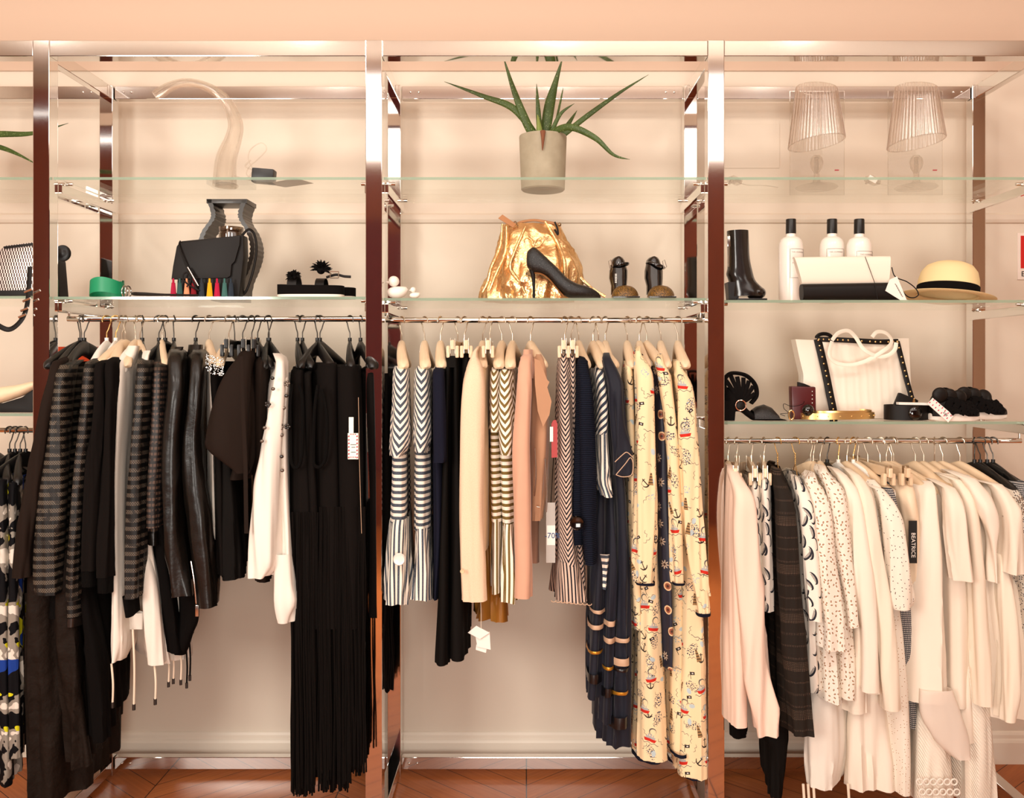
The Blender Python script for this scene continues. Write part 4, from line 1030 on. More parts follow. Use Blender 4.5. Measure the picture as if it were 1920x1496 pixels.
# ================================================================ RIGHT BAY CLOTHES
garment('blazer', 'jacket', 'pale blush jacket leftmost beside the brown chrome post', 3, 1365, 'wood', [
    ('body', blush, [(884, 1362, 1384, .02), (905, 1362, 1394, -.05), (980, 1362, 1402), (1150, 1362, 1408), (1362, 1362, 1412)], dict(fold=.004)),
    ('sleeve', blush, [(900, 1366, 1392, -.06), (935, 1376, 1420, -.12), (1000, 1374, 1432), (1120, 1382, 1444), (1250, 1394, 1458), (1384, 1412, 1474)], dict(sleeve=True, rear=True, fold=.006, freq=16))])
garment('fringed_skirt', 'skirt', 'black tweed skirt edge below the blush jacket', 3, 1381, 'clip', [
    ('body', blk, [(1180, 1364, 1388, .0), (1250, 1364, 1394, -.04), (1382, 1364, 1404, -.04)], dict(fold=.003))])
garment('printed_skirt', 'skirt', 'white skirt with black leaf print on wooden clip', 3, 1409, 'clip', [
    ('body', leafm, [(902, 1404, 1430, -.02), (925, 1402, 1432, -.05), (1050, 1404, 1440, -.06), (1150, 1406, 1446, -.06)], dict(fold=.005, e=.8))])
garment('printed_trousers', 'trousers', 'white leaf print trousers next to the black openwork shirt', 3, 1432, 'clip', [
    ('body', leafm, [(896, 1422, 1449, -.03), (915, 1421, 1450, -.07), (1040, 1424, 1456, -.08), (1150, 1428, 1460, -.08)], dict(fold=.003, e=.8))])
garment('openwork_shirt', 'shirt', 'black sheer openwork shirt', 3, 1458, 'wire', [
    ('body', sheer, [(892, 1450, 1462, .02), (930, 1450, 1490, -.04), (1050, 1450, 1504), (1200, 1456, 1514), (1370, 1462, 1520)], dict(fold=.003)),
    ('sleeve', sheer, [(905, 1452, 1470, -.06), (940, 1456, 1494, -.11), (990, 1456, 1504, -.125), (1100, 1460, 1510), (1250, 1472, 1522), (1382, 1484, 1536)], dict(sleeve=True, rear=True, fold=.003))])
garment('trousers', 'trousers', 'black trousers showing under the openwork shirt', 3, 1446, 'clip', [
    ('body', blkt, [(1340, 1424, 1490, -.02), (1395, 1428, 1490, -.03), (1410, 1438, 1486, -.03), (1500, 1442, 1470, -.03)], dict(fold=.003))], nohang=True)
garment('printed_blouse', 'blouse', 'white leaf print blouse right of the openwork shirt', 3, 1491, 'wire', [
    ('body', leafm, [(905, 1488, 1504, .0), (930, 1484, 1520, -.05), (1050, 1498, 1538), (1250, 1510, 1545), (1300, 1514, 1545)], dict(fold=.004)),
    ('sleeve', leafm, [(920, 1490, 1514, -.08), (960, 1500, 1532, -.12), (1060, 1512, 1542), (1165, 1520, 1544)], dict(sleeve=True, rear=True, fold=.003))])
def tiered(h, d, top, body, mt, hk='wood', grp='white eyelet lace pieces'):
    return garment('lace_blouse', 'blouse', d, 3, h, hk, [('body', mt, body, dict(fold=.006, freq=20, hem=.012)), ('sleeve', mt, top, dict(sleeve=True, rear=True, fold=.005, freq=18, hem=.014))], group=grp)
tiered(1525, 'white eyelet lace blouse nearest the leaf print blouse', [(912, 1510, 1536, -.06), (950, 1520, 1562, -.11), (1050, 1532, 1572), (1150, 1542, 1584), (1220, 1542, 1588)], [(908, 1506, 1534, .0), (940, 1512, 1556, -.05), (1100, 1524, 1576), (1250, 1532, 1586), (1320, 1534, 1590)], eyel)
tiered(1538, 'white eyelet lace blouse with wavy sleeve edge', [(900, 1538, 1560, -.06), (935, 1552, 1594, -.11), (1030, 1570, 1608), (1120, 1584, 1614), (1180, 1592, 1616)], [(896, 1532, 1556, .0), (930, 1542, 1588, -.05), (1100, 1562, 1604), (1250, 1576, 1612), (1310, 1578, 1612)], eyel)
for i, (h, d, hk, slv, bod, m1, m2) in enumerate([
    (1551, 'cream crepe tunic with wide sleeve', 'black', [(905, 1572, 1596, -.06), (950, 1590, 1626, -.11), (1080, 1600, 1642), (1200, 1612, 1652), (1298, 1612, 1656)], [(900, 1566, 1590, .0), (935, 1576, 1618, -.05), (1150, 1596, 1636), (1340, 1594, 1640)], cream2, cream3),
    (1572, 'cream tunic with ladder stitched sleeve', 'white', [(905, 1598, 1620, -.06), (950, 1612, 1650, -.11), (1080, 1632, 1668), (1200, 1646, 1684), (1334, 1658, 1698)], [(900, 1590, 1612, .0), (935, 1600, 1640, -.05), (1150, 1622, 1660), (1300, 1626, 1664)], cream, cream2)]):
    garment('tunic', 'blouse', d, 3, h, hk, [('body', m2, bod, dict(fold=.005)), ('sleeve', m1, slv, dict(sleeve=True, rear=True, fold=.004))])
tiered(1588, 'white flower eyelet blouse left of the woven dress', [(930, 1640, 1664, -.06), (970, 1654, 1694, -.11), (1050, 1666, 1712), (1120, 1672, 1726), (1148, 1680, 1716)], [(910, 1622, 1648, .0), (940, 1632, 1672, -.05), (1100, 1644, 1690, -.06), (1250, 1654, 1700, -.06), (1300, 1656, 1704, -.06)], eyel3)
garment('lace_dress', 'dress', 'long fine lace dress ending near the floor', 3, 1608, 'slim', [
    ('body', eyel2, [(1080, 1650, 1680, .0), (1140, 1654, 1700, -.06), (1250, 1666, 1712, -.07), (1400, 1676, 1720, -.07), (1488, 1680, 1716, -.07)], dict(fold=.004))])
garment('woven_dress', 'dress', 'navy and white basket weave dress', 3, 1627, 'clip', [
    ('body', bwt, [(905, 1650, 1676, .0), (935, 1656, 1692, -.05), (1050, 1676, 1712, -.05), (1200, 1690, 1722, -.04), (1366, 1704, 1728, -.03)], dict(fold=.003))])
r, o = garment('blouse', 'blouse', 'beige satin blouse on the wooden clip hanger', 3, 1650, 'clip', [
    ('body', M('beige satin', '#e6cdb0', .45), [(900, 1684, 1722, .0), (930, 1688, 1730, -.05), (1000, 1700, 1736, -.05), (1150, 1710, 1738, -.05), (1250, 1714, 1740, -.04)], dict(fold=.004))])
m = MB(); box(m, W(1704, 1056, -.072), W(1719, 976, -.070)); lb = m.build('brand_label', M('black woven label', '#14110f', .8), r, smooth=False)
text_mb('BEATRICE', .0165, W(1709, 1022, -.0735), M=Euler((PI/2, PI/2, 0), 'XYZ').to_matrix(), depth=.0003).build('print', paper, lb, smooth=False)
for px, py, d in ((1702, 955, 'pale wooden hanger crossing in front of the beige satin blouse'), (1712, 958, 'pale wooden hanger just right of the black BEATRICE label blouse clip')):
    h = hang_on('wood', 3, px-40, d, .62, extra=d)
for args in [
    (1676, 'white sleeveless top right of the black label', 'slim', [(913, 1732, 1756, .0), (932, 1730, 1768, -.05), (1050, 1730, 1784), (1200, 1720, 1790), (1322, 1718, 1796)], None, cream2),
    (1716, 'white short sleeved tee with loose cuff', 'wood', [(918, 1768, 1790, .0), (940, 1772, 1812, -.05), (1100, 1780, 1826, -.06), (1250, 1784, 1836, -.06), (1330, 1786, 1838, -.06)], [(925, 1772, 1796, -.08), (960, 1778, 1818, -.12), (1020, 1784, 1826), (1092, 1794, 1834)], cream3),
    (1732, 'white long sleeved blouse left of the folded cape', 'wood', [(900, 1778, 1802, .0), (925, 1790, 1828, -.04), (1100, 1800, 1842, -.04), (1300, 1800, 1840, -.04), (1390, 1798, 1836, -.04)], [(915, 1790, 1814, -.05), (950, 1806, 1840, -.09), (1050, 1822, 1850, -.10), (1200, 1832, 1862, -.10), (1327, 1840, 1870, -.10)], cream),
    (1752, 'white cape blouse with pointed folded sleeve', 'wood', [(902, 1790, 1830, .02), (925, 1806, 1850, -.04), (1100, 1830, 1876, -.05), (1250, 1842, 1884, -.05), (1330, 1846, 1888, -.05)], [(910, 1806, 1842, -.07), (950, 1830, 1878, -.12), (985, 1846, 1890, -.125), (1030, 1858, 1880, -.12), (1094, 1866, 1876, -.11)], cream2),
    (1768, 'cream blouse with short sleeve near the right edge', 'slim', [(916, 1848, 1880, .0), (935, 1858, 1904, -.05), (1100, 1866, 1918), (1250, 1876, 1920), (1350, 1878, 1922)], [(925, 1866, 1894, -.08), (960, 1882, 1924, -.12), (1020, 1886, 1934), (1078, 1882, 1938)], cream3)]:
    h, d, hk, bod, slv, mt = args
    parts = [('body', mt, bod, dict(fold=.006, freq=18))]
    if slv: parts.append(('sleeve', mt, slv, dict(sleeve=True, rear=True, fold=.005, freq=18)))
    garment('blouse', 'blouse', d, 3, h, hk, parts)
garment('shirt', 'shirt', 'cream shirt with long sleeve hanging low at right', 3, 1812, 'black', [
    ('body', cream, [(1060, 1880, 1910, .0), (1100, 1882, 1930, -.05), (1250, 1884, 1960, -.06), (1350, 1884, 1970, -.06)], dict(fold=.004)),
    ('sleeve', cream, [(1040, 1868, 1890, -.08), (1120, 1876, 1908, -.11), (1250, 1886, 1920, -.12), (1354, 1884, 1906, -.12)], dict(sleeve=True, fold=.004))], nohang=True)
r, o = garment('beaded_top', 'top', 'silver beaded top at the right edge on black hanger', 3, 1838, 'black', [
    ('body', M('grey beaded net', '#b9ab98', .5, fn=eyelet(.008, .003, '#5a4f45', '#d2c6b4', .2)), [(918, 1880, 1904, .0), (935, 1888, 1930, -.05), (980, 1898, 1950), (1100, 1910, 1970), (1200, 1920, 1980)], dict(fold=.003))])
m = MB()
for k in range(110): ell(m, W(1880+random.random()*40, 930+random.random()*50, -.088-random.random()*.006), (.0022, .0016, .0022), 6, 4)
m.build('bead_trim', silverb, r)
garment('woven_jacket', 'jacket', 'grey woven jacket furthest right on black hanger', 3, 1862, 'black', [
    ('body', bwt, [(912, 1908, 1924, .0), (930, 1914, 1950, -.05), (1100, 1930, 1980), (1150, 1930, 1980)], dict(fold=.003))])
for px, d, k in ((1851, 'second black hanger from the right end of the right rail', 'black'), (1827, 'leftmost black hanger of the cluster at the right end', 'black'), (1800, 'thin wooden hanger just left of the black hangers at right', 'slim'), (1600, 'white plastic hanger near the flower eyelet blouse', 'white'), (1520, 'thin wooden hanger between the gold wire hangers and lace blouses', 'slim')):
    hang_on(k, 3, px, d, .35, extra=d)
# long pieces reaching down at the lower right
for nm, cat, d, h, mt, lv, op in [
    ('trousers', 'trousers', 'white cotton trousers with drawstring cuffs below the lace blouses', 1560, whitec, [(1230, 1510, 1580, .0), (1300, 1498, 1588, -.05), (1420, 1494, 1590, -.06), (1480, 1500, 1574, -.06)], dict(fold=.005)),
    ('skirt', 'skirt', 'long cream pleated skirt above the floor', 1610, cream2, [(1200, 1606, 1650, .0), (1280, 1592, 1668, -.05), (1400, 1584, 1684, -.06), (1484, 1584, 1694, -.06)], dict(fold=.009, freq=22)),
    ('dress', 'dress', 'ivory quilted dress with ring trim hem', 1700, quilt, [(1280, 1722, 1770, .0), (1340, 1718, 1790, -.06), (1420, 1716, 1800, -.08), (1510, 1712, 1806, -.09)], dict(fold=.006)),
    ('dress', 'dress', 'ivory quilted dress at the lower right corner', 1760, quilt, [(1150, 1806, 1850, .0), (1250, 1802, 1862, -.05), (1400, 1802, 1880, -.06), (1510, 1802, 1890, -.06)], dict(fold=.008)),
    ('tunic', 'blouse', 'sheer blush slip below the white sleeveless top', 1700, M('sheer blush voile', '#efdfd0', .7, alpha=.7), [(1296, 1722, 1798, -.095, -.02), (1345, 1722, 1818, -.100, -.02), (1390, 1748, 1832, -.10, -.03), (1428, 1792, 1830, -.10, -.05)], dict(fold=.002, free=True)),
    ('blouse', 'blouse', 'cream blouse tail below the tee sleeve', 1735, cream3, [(1200, 1790, 1826, .0), (1260, 1790, 1830, -.048), (1392, 1796, 1838, -.052)], dict(fold=.004))]:
    garment(nm, cat, d, 3, h, 'wood', [('body', mt, lv, op)], nohang=True)
    if 'ring trim' in d:
        rt = bpy.context.scene.collection.objects[-1] if False else None
rg = [o for o in C.objects if o.get('label', '').startswith('ivory quilted dress with ring')][0]
m = MB()
for row, py in enumerate((1466, 1485)):
    for k in range(6):
        c = W(1724+k*13+row*5, py, -.108)
        tube(m, [c+Vector((math.cos(a)*.0085, 0, math.sin(a)*.0085)) for a in [j*2*PI/16 for j in range(16)]], .0022, 6, closed=True)
m.build('ring_trim', whitec, rg)
sh = [o for o in C.objects if o.get('label', '').startswith('white cotton trousers with')][0]
for px in (1506, 1515, 1525, 1590):
    m = MB(); tube(m, Wp((px, 1470, -.05), (px+2, 1500, -.05), (px+1, 1530, -.05)), .004, 8); m.build('drawstring', cord, sh)
# ================================================================ SHELF OBJECTS
black_l = M('smooth black leather', '#130e0b', .5, spec=.22, bump=(120, .15, .0008))
black_pat = M('black patent leather', '#070606', .12, coat=.7)
suedeb = clothmat('black suede', '#0f0c0b', .9)
glit = M('black glitter', '#0b0a0a', .35, fn=lambda q: q.mix(q.gr(q.noise(q.obj(), 900, 1), .70), lin('#060505'), lin('#8b8784')), bump=(800, .8, .001))
gglit = M('dark gold glitter', '#1b130a', .4, fn=lambda q: q.mix(q.gr(q.noise(q.obj(), 800, 1), .54), lin('#1a120a'), lin('#a8782c')), bump=(800, .8, .001))
goldl = M('metallic gold leather', (.84, .55, .26), .27, .9, bump=(34, .8, .007))
tanl = M('tan leather', '#a9703e', .5)
concrete = M('raw concrete', '#a89c84', .7, fn=lambda q: q.mix(q.noise(q.obj(), 22, 6), lin('#8f846c'), lin('#b8ad95')), bump=(150, .3, .001))
soil = clothmat('dark soil', '#2a1c12', 1)
def aloef(q):
    n = q.noise(q.obj(), 260, 2); u, v = q.uv()
    return q.mix(q.gr(n, .66), q.mix(q.noise(q.obj(), 12, 2), lin('#2b3c16'), lin('#506528')), lin('#8c9c66'))
aloe = M('aloe leaf', '#3f5c22', .45, fn=aloef, spec=.4)
aloeb = M('pale aloe base', '#7d8a3c', .5)
white_soft = M('white rubber', '#f3e9de', .45, sub=0)
white_l = M('white leather', '#f1e4d2', .5, bump=(140, .12, .0008))
greenl = M('green leather', '#0f8a5c', .45, bump=(160, .2, .0008))
burl = M('burgundy velvet leather', '#4d0d10', .35)
strawm = M('natural straw', '#eed5a0', .75, bump=(500, .5, .0008))
goldb = M('gold studded leather', (.80, .52, .2), .28, .85)
rosegold = M('rose gold metal', (.75, .45, .33), .18, 1)
gold = M('polished gold', (.9, .65, .3), .15, 1)
smoke = glassmat('smoky glass', (.42, .36, .30, 1), None, 2.5)
corr = M('dark corrugated resin', '#2b241e', .4, coat=.1)
rubber = M('white rubber sole', '#efe3d6', .6)
def ZS(bay, lvl='m'): return {'t': ZT, 'm': ZM[bay], 'l': ZL.get(bay, 0)}[lvl]
def atz(px, Y, z): return Vector((WX(px, Y), Y, z))
# --- clear acrylic arched horn
b = atz(425, .17, ZT); t = thing('acrylic_horn', 'clear arched acrylic horn lamp curling to the left on the top shelf', 'lamp', b)
pts = [(421, 0, .030), (424, 300, .026), (437, 262, .021), (442, 235, .019), (434, 208, .0165), (415, 180, .014), (385, 162, .0115), (350, 155, .011), (318, 163, .012), (292, 180, .0135)]
P = []
for px, py, r in pts:
    P.append(tuple(atz(px, .17, ZT+.001) if py == 0 else W(px, py, .17))+(r*1.5,))
P = smoothpts(P, 8)
m = MB(); tube(m, [p[:3] for p in P], [p[3] for p in P], 20, flat=(1, .8)); m.build('outer_shell', acrylic, t)
m = MB(); tube(m, [p[:3] for p in P], [p[3]*.72 for p in P], 16, flat=(1, .8)); m.build('inner_core', acrylic, t)
m = MB(); lathe(m, [(0, 0), (.034, 0), (.036, .006), (.030, .010), (0, .010)], b, 28); m.build('foot', acrylic, t)
b = atz(495, .12, ZT); t = thing('power_adapter', 'small black adapter box with clear coiled cord beside the acrylic horn', 'adapter', b)
box(MB(), b+Vector((-.034, -.02, .001)), b+Vector((.034, .02, .045)), .005, Euler((0, .08, 0))).build('housing', black_pl, t)
m = MB(); tube(m, smoothpts(Wp((478, 322, .1), (466, 300, .1), (470, 280, .1), (490, 268, .1), (500, 280, .1), (482, 300, .1), (468, 312, .1), (462, 326, .1), (470, 338, .11), (440, 330, .13)), 6), .0016, 6); tube(m, smoothpts(Wp((470, 300, .1), (460, 312, .1), (474, 320, .1), (466, 332, .1)), 5), .0022, 6); m.build('cord', acrylic, t)
t = thing('paper_label', 'white price label lying flat on the top shelf beside black adapter', 'label', atz(545, .08, ZT+.001))
m = MB(); P4 = [atz(498, .12, ZT+.001), atz(555, .04, ZT+.001), atz(588, .12, ZT+.0015), atz(535, .18, ZT+.001)]
m.add([p for p in P4]+[p+Vector((0, 0, .0006)) for p in P4], [(0, 1, 2, 3), (4, 7, 6, 5), (0, 4, 5, 1), (1, 5, 6, 2), (2, 6, 7, 3), (3, 7, 4, 0)]); m.build('card', M('grey back of paper label', '#a99d90', .7), t, smooth=False)
# --- aloe plants
def leaf(root, pts, w, mt=aloe, fl=.42):
    Q = smoothpts([tuple(W(*p[:3]))+(1,) for p in pts], 7); n = len(Q)
    R = [max(.0006, w*(1-(i/(n-1))**1.6)*(.80+.35*math.sin(min(1, i/n*2.2)*PI/2))) for i in range(n)]
    m = MB(); tube(m, [q[:3] for q in Q], R, 12, flat=(fl, 1))
    m.build('leaf', mt, root)
by = .23; b = atz(1018, by, ZT)
t = thing('potted_aloe', 'aloe plant in a round grey concrete pot in the middle', 'plant', b)
rim = WZ(256, by)-ZT
m = MB(); lathe(m, [(0, 0), (.066, 0), (.070, .004), (.0765, rim-.004), (.0755, rim), (.069, rim), (.067, rim-.03), (0, rim-.03)], b, 48, cap=(False, False)); m.build('pot', concrete, t)
m = MB(); lathe(m, [(0, rim-.028), (.03, rim-.02), (.067, rim-.028)], b, 24); m.build('soil', soil, t)
for pts, w in ((((1004, 262, .2), (985, 225, .18), (962, 165, .17), (943, 104, .16)), .0145), (((1010, 262, .2), (965, 205, .18), (905, 180, .16), (833, 153, .14)), .0125),
               (((1021, 258, .23), (1030, 200, .23), (1040, 160, .22), (1055, 108, .21)), .0185), (((1013, 262, .22), (1009, 205, .20), (1006, 157, .19)), .0095),
               (((1030, 258, .22), (1050, 215, .21), (1077, 194, .20)), .0075), (((1046, 262, .26), (1066, 232, .27), (1082, 207, .28)), .0095),
               (((1046, 262, .25), (1095, 222, .24), (1160, 175, .22), (1216, 140, .20)), .0095), (((1024, 254, .2), (1066, 238, .15), (1115, 258, .12), (1150, 290, .11), (1181, 299, .11)), .0115), (((1040, 240, .3), (1052, 185, .33), (1056, 164, .34)), .004)):
    leaf(t, pts, w)
m = MB(); tube(m, smoothpts(Wp((1013, 262, .19), (1011, 240, .185), (1008, 215, .18)), 4), [.012, .0115, .011, .010, .009, .007, .005, .003, .001], 8); m.build('crown', aloeb, t)
m = MB(); Q = smoothpts(Wp((1018, 246, .15), (1018, 262, .146), (1017, 282, .150)), 5); tube(m, Q, [.009-.0008*i for i in range(len(Q))], 8); m.build('dry_leaf', M('dry aloe leaf', '#7d4a30', .8), t)
b = atz(-70, .22, ZT); t = thing('potted_aloe', 'aloe plant reaching in from the left edge', 'plant', b)
m = MB(); lathe(m, [(0, 0), (.066, 0), (.0765, rim), (.069, rim), (.067, rim-.03), (0, rim-.03)], b, 40); m.build('pot', concrete, t)
for pts, w in ((((-70, 262, .2), (-10, 252, .16), (60, 250, .13), (128, 231, .12)), .0115), (((-60, 262, .22), (0, 276, .2), (35, 290, .17), (72, 310, .15)), .0085), (((-72, 255, .22), (-60, 200, .22), (-66, 150, .22)), .014), (((-74, 260, .22), (-120, 220, .22), (-170, 190, .22)), .012)): leaf(t, pts, w)
# --- black silhouette vase
Y0, Y1 = .20, .30; zb = ZM[1]
def vcurve(pts, n=14): return smoothpts(pts, n)
oL = [(387, 373), (395, 398), (393, 412), (378, 434), (371, 458), (372, 480), (380, 505), (390, 530), (396, 567)]
oR = [(463, 373), (455, 398), (457, 412), (470, 434), (477, 458), (476, 480), (468, 505), (458, 530), (452, 567)]
def off(pts, d): return [(x+d*(1 if x < 425 else -1), y) for x, y in pts]
t = thing('silhouette_vase', 'dark open frame vase outline with corrugated edges behind flap bag', 'vase', atz(425, .25, zb))
m = MB()
for side, pl in ((1, oL), (-1, oR)):
    c = smoothpts(pl, 14)
    ring = []
    for i, (x, y) in enumerate(c):
        w_ = .9*math.sin(i*1.15); th = 8.5
        xo = x-.0; xi = x+side*(th+w_)
        zo = max(zb+.0005, WZ(y, Y0)); 
        xo = x-side*w_*.5
        ring.append([Vector((WX(xo, Y0), Y0, zo)), Vector((WX(xi, Y0), Y0, zo)), Vector((WX(xi, Y0), Y1, zo)), Vector((WX(xo, Y0), Y1, zo))])
    loft(m, ring)
box(m, Vector((WX(387, Y0), Y0, WZ(381, Y0))), Vector((WX(463, Y0), Y1, WZ(373, Y0))), .001)
box(m, Vector((WX(396, Y0), Y0, zb+.0005)), Vector((WX(452, Y0), Y1, zb+.008)), .001)
m.build('frame', corr, t, ang=30)
b = atz(434, .13, zb+.0005); t = thing('glass_jar', 'smoky brown glass jar behind the flap bag', 'jar', b)
h = WZ(427, .13)-zb
m = MB(); lathe(m, [(0, 0), (.034, 0), (.037, .004), (.037, h-.02), (.035, h-.016), (.037, h-.012), (.0375, h), (.0345, h), (.034, h-.02), (.034, .006), (0, .006)], b, 36); m.build('jar_body', smoke, t)
m = MB(); lathe(m, [(0, h*.35), (.033, h*.35), (.033, .008), (0, .008)], b, 24); m.build('candle', M('dark wax', '#3a2c22', .6), t)
# --- black flap bag with tassels
t = thing('flap_bag', 'black leather flap bag hung with coloured tassels', 'bag', atz(392, .10, ZM[1]))
z0 = ZM[1]+.001
def quadslab(pts, y0, y1, mt, name, root, bev=.003):
    pl = [(WX(x, y0), max(z0, WZ(y, y0))) for x, y in pts]
    bm = bmesh.new(); a = [bm.verts.new((x, y0, z)) for x, z in pl]; f = bm.faces.new(a)
    r = bmesh.ops.extrude_face_region(bm, geom=[f]); bmesh.ops.translate(bm, vec=(0, y1-y0, 0), verts=[v for v in r['geom'] if isinstance(v, bmesh.types.BMVert)])
    bmesh.ops.bevel(bm, geom=bm.edges[:], offset=bev, segments=2, profile=.6, affect='EDGES')
    m = MB(); bm.verts.ensure_lookup_table(); bm.verts.index_update()
    m.add([v.co.copy() for v in bm.verts], [[v.index for v in f.verts] for f in bm.faces]); bm.free()
    return m.build(name, mt, root, ang=50)
quadslab([(336, 452), (456, 440), (457, 480), (448, 570), (330, 570)], .055, .105, black_l, 'body', t, .006)
quadslab([(331, 462), (336, 455), (450, 441), (449, 458), (440, 490), (434, 496), (432, 517), (426, 521), (321, 524), (324, 500)], .045, .053, black_l, 'flap', t, .002)
cols = ['#a81d3c', '#33524f', '#e0926a', '#7d1620', '#2a3038', '#e6a41e', '#b01b3e', '#3e6660', '#27303a']
tm = [clothmat('tassel thread %d' % i, c) for i, c in enumerate(cols)]
for i, px in enumerate((325, 337, 350, 363, 378, 393, 407, 421, 433)):
    zt = WZ(522, .035); m = MB(); b = Vector((WX(px, .036), .036, 0))
    lathe(m, [(0, zt), (.0028, zt), (.0034, zt-.012), (.0052, zt-.014)], b, 12)
    rings = []
    for k in range(9):
        f = k/8; z = (zt-.013)*(1-f)+(z0+.0005)*f
        rings.append([b+Vector(((.0048+.0035*f)*math.cos(a)*(1+.16*math.sin(a*9)), (.0040+.002*f)*math.sin(a), z)) for a in [2*PI*j/36 for j in range(36)]])
    loft(m, rings, (False, True)); m.build('tassel', tm[i], t, label=['crimson', 'teal', 'peach', 'dark red', 'charcoal', 'yellow', 'magenta', 'grey green', 'slate'][i]+' tassel')
for pts in (((338, 452, .05), (336, 460, .04), (342, 480, .036), (352, 505, .034), (358, 520, .032), (368, 540, .030), (374, 545, .03)), ((374, 545, .03), (360, 538, .028), (344, 525, .028), (345, 513, .028), (354, 512, .028), (358, 525, .028), (350, 538, .026)),
            ((452, 444, .09), (466, 430, .09), (477, 440, .10), (481, 470, .10), (474, 510, .10), (462, 545, .10), (450, 556, .10))):
    m = MB(); tube(m, smoothpts(Wp(*pts), 7), .0024 if pts[0][0] != 452 else .004, 8); m.build('strap', black_l, t)
m = MB(); tube(m, Wp((352, 501, .030), (372, 536, .026)), .0026, 8); m.build('strap_clasp', silverb, t)
t = thing('wrist_strap', 'black leather wrist loop lying left of the flap bag', 'strap', atz(300, .04, z0))
m = MB(); tube(m, smoothpts([atz(372, .03, z0+.004), atz(330, .02, z0+.004), atz(280, .02, z0+.004), atz(252, .03, z0+.006), atz(250, .05, z0+.012), atz(270, .06, z0+.012), atz(320, .055, z0+.008), atz(350, .05, z0+.016), atz(368, .035, z0+.022)], 7), .0030, 8, flat=(1.2, 1)); m.build('loop', black_l, t)
# --- green rolled belt
c = atz(201, .10, z0); t = thing('green_belt', 'rolled green leather belt on the glass shelf', 'belt', c)
m = MB(); rings = []
for k in range(65):
    a = 2*PI*k/64; r = .047
    x, y = math.cos(a)*r*1.02, math.sin(a)*r*.95
    hi = .062-.014*abs(math.cos(a))**2 if math.sin(a) < 0 else .055
    lo = .001+(.016*max(0, -math.sin(a)))
    ox, oy = x*1.05, y*1.05
    rings.append([c+Vector((x, y, lo)), c+Vector((ox, oy, lo)), c+Vector((ox*.97, oy*.97, hi)), c+Vector((x*.96, y*.96, hi))])
loft(m, rings, (False, False)); m.build('strap', greenl, t, ang=35)
for dx in (.054, .064):
    m = MB(); tube(m, [c+Vector((dx+.004*math.cos(a), .0+.012*math.cos(a), .020+.018*math.sin(a))) for a in [2*PI*j/20 for j in range(20)]], .0022, 8, closed=True); m.build('buckle', silverb, t)
# --- platform slides with flowers
def pom(root, p, r, n=46, seed=1):
    rnd = random.Random(seed); m = MB(); p = Vector(p)
    for k in range(n):
        a = rnd.uniform(0, 2*PI); e = rnd.uniform(-.3, 1.3); d = Vector((math.cos(a)*math.cos(e), -abs(math.sin(a))*.7*math.cos(e)+.2*math.sin(a), math.sin(e)))
        q = [p+d*(r*.25), p+d*(r*.7)+Vector((0, 0, .001)), p+d*r*rnd.uniform(.85, 1.12)+Vector((rnd.uniform(-.003, .003), 0, -.003))]
        tube(m, q, [.0035, .0028, .0006], 5, flat=(.5, 1))
    ell(m, p, (r*.4, r*.35, r*.4), 12, 8); m.build('flower', suedeb, root)
for k, (x0, x1, Y, fx, fy, fr, d) in enumerate([(514, 640, .03, 551, 519, .024, 'black platform slide with low flower, left of its pair'), (556, 662, .10, 602, 506, .034, 'black platform slide with tall flower and buckled strap')]):
    t = thing('platform_slide', d, 'shoe', atz((x0+x1)/2, Y+.04, z0), 'flower trimmed platform slides')
    zt = WZ(534, .03)
    def outline(s0, s1):
        return None
    m = MB(); rings = []
    X0, X1 = WX(x0, Y), WX(x1, Y)
    for z, ins in ((z0, .003), (z0+.002, .0), (z0+.008, .0)):
        rings.append([Vector(((X0+X1)/2+(X1-X0)/2*sg(math.cos(a), .6)*(1-ins), Y+.04+.036*sg(math.sin(a), .7), z)) for a in [2*PI*j/40 for j in range(40)]])
    loft(m, rings); m.build('sole_edge', rubber, t)
    m = MB(); rings = []
    for z in (z0+.008, z0+.02, zt-.002, zt):
        rings.append([Vector(((X0+X1)/2+(X1-X0)/2*sg(math.cos(a), .6), Y+.04+.036*sg(math.sin(a), .7), z+(.004*max(0, -math.cos(a)) if z > z0+.01 else 0))) for a in [2*PI*j/40 for j in range(40)]])
    loft(m, rings); m.build('platform', suedeb, t)
    m = MB(); pc = atz(fx, Y+.04, zt); rings = [[pc+Vector((xx, .036*math.cos(a), .030*math.sin(a))) for a in [PI*j/14 for j in range(15)]] for xx in (-.012, .016)]
    loft(m, rings, (False, False), closed=False); m.build('vamp_strap', black_l, t)
    pom(t, W(fx, fy, Y+.012), fr, 60, k)
    if k:
        m = MB(); tube(m, smoothpts(Wp((612, 520, .08), (630, 515, .07), (645, 518, .07), (658, 519, .07)), 5), .004, 8, flat=(.4, 1.0)); m.build('ankle_strap', black_l, t)
        m = MB(); c = W(627, 515, .064)
        for a, b2 in (((-8, -6), (-8, 6)), ((8, -6), (8, 6)), ((-8, -6), (8, -6)), ((-8, 6), (8, 6))): tube(m, Wp((627+a[0], 515+a[1], .064), (627+b2[0], 515+b2[1], .064)), .0016, 6)
        m.build('buckle', silverb, t)
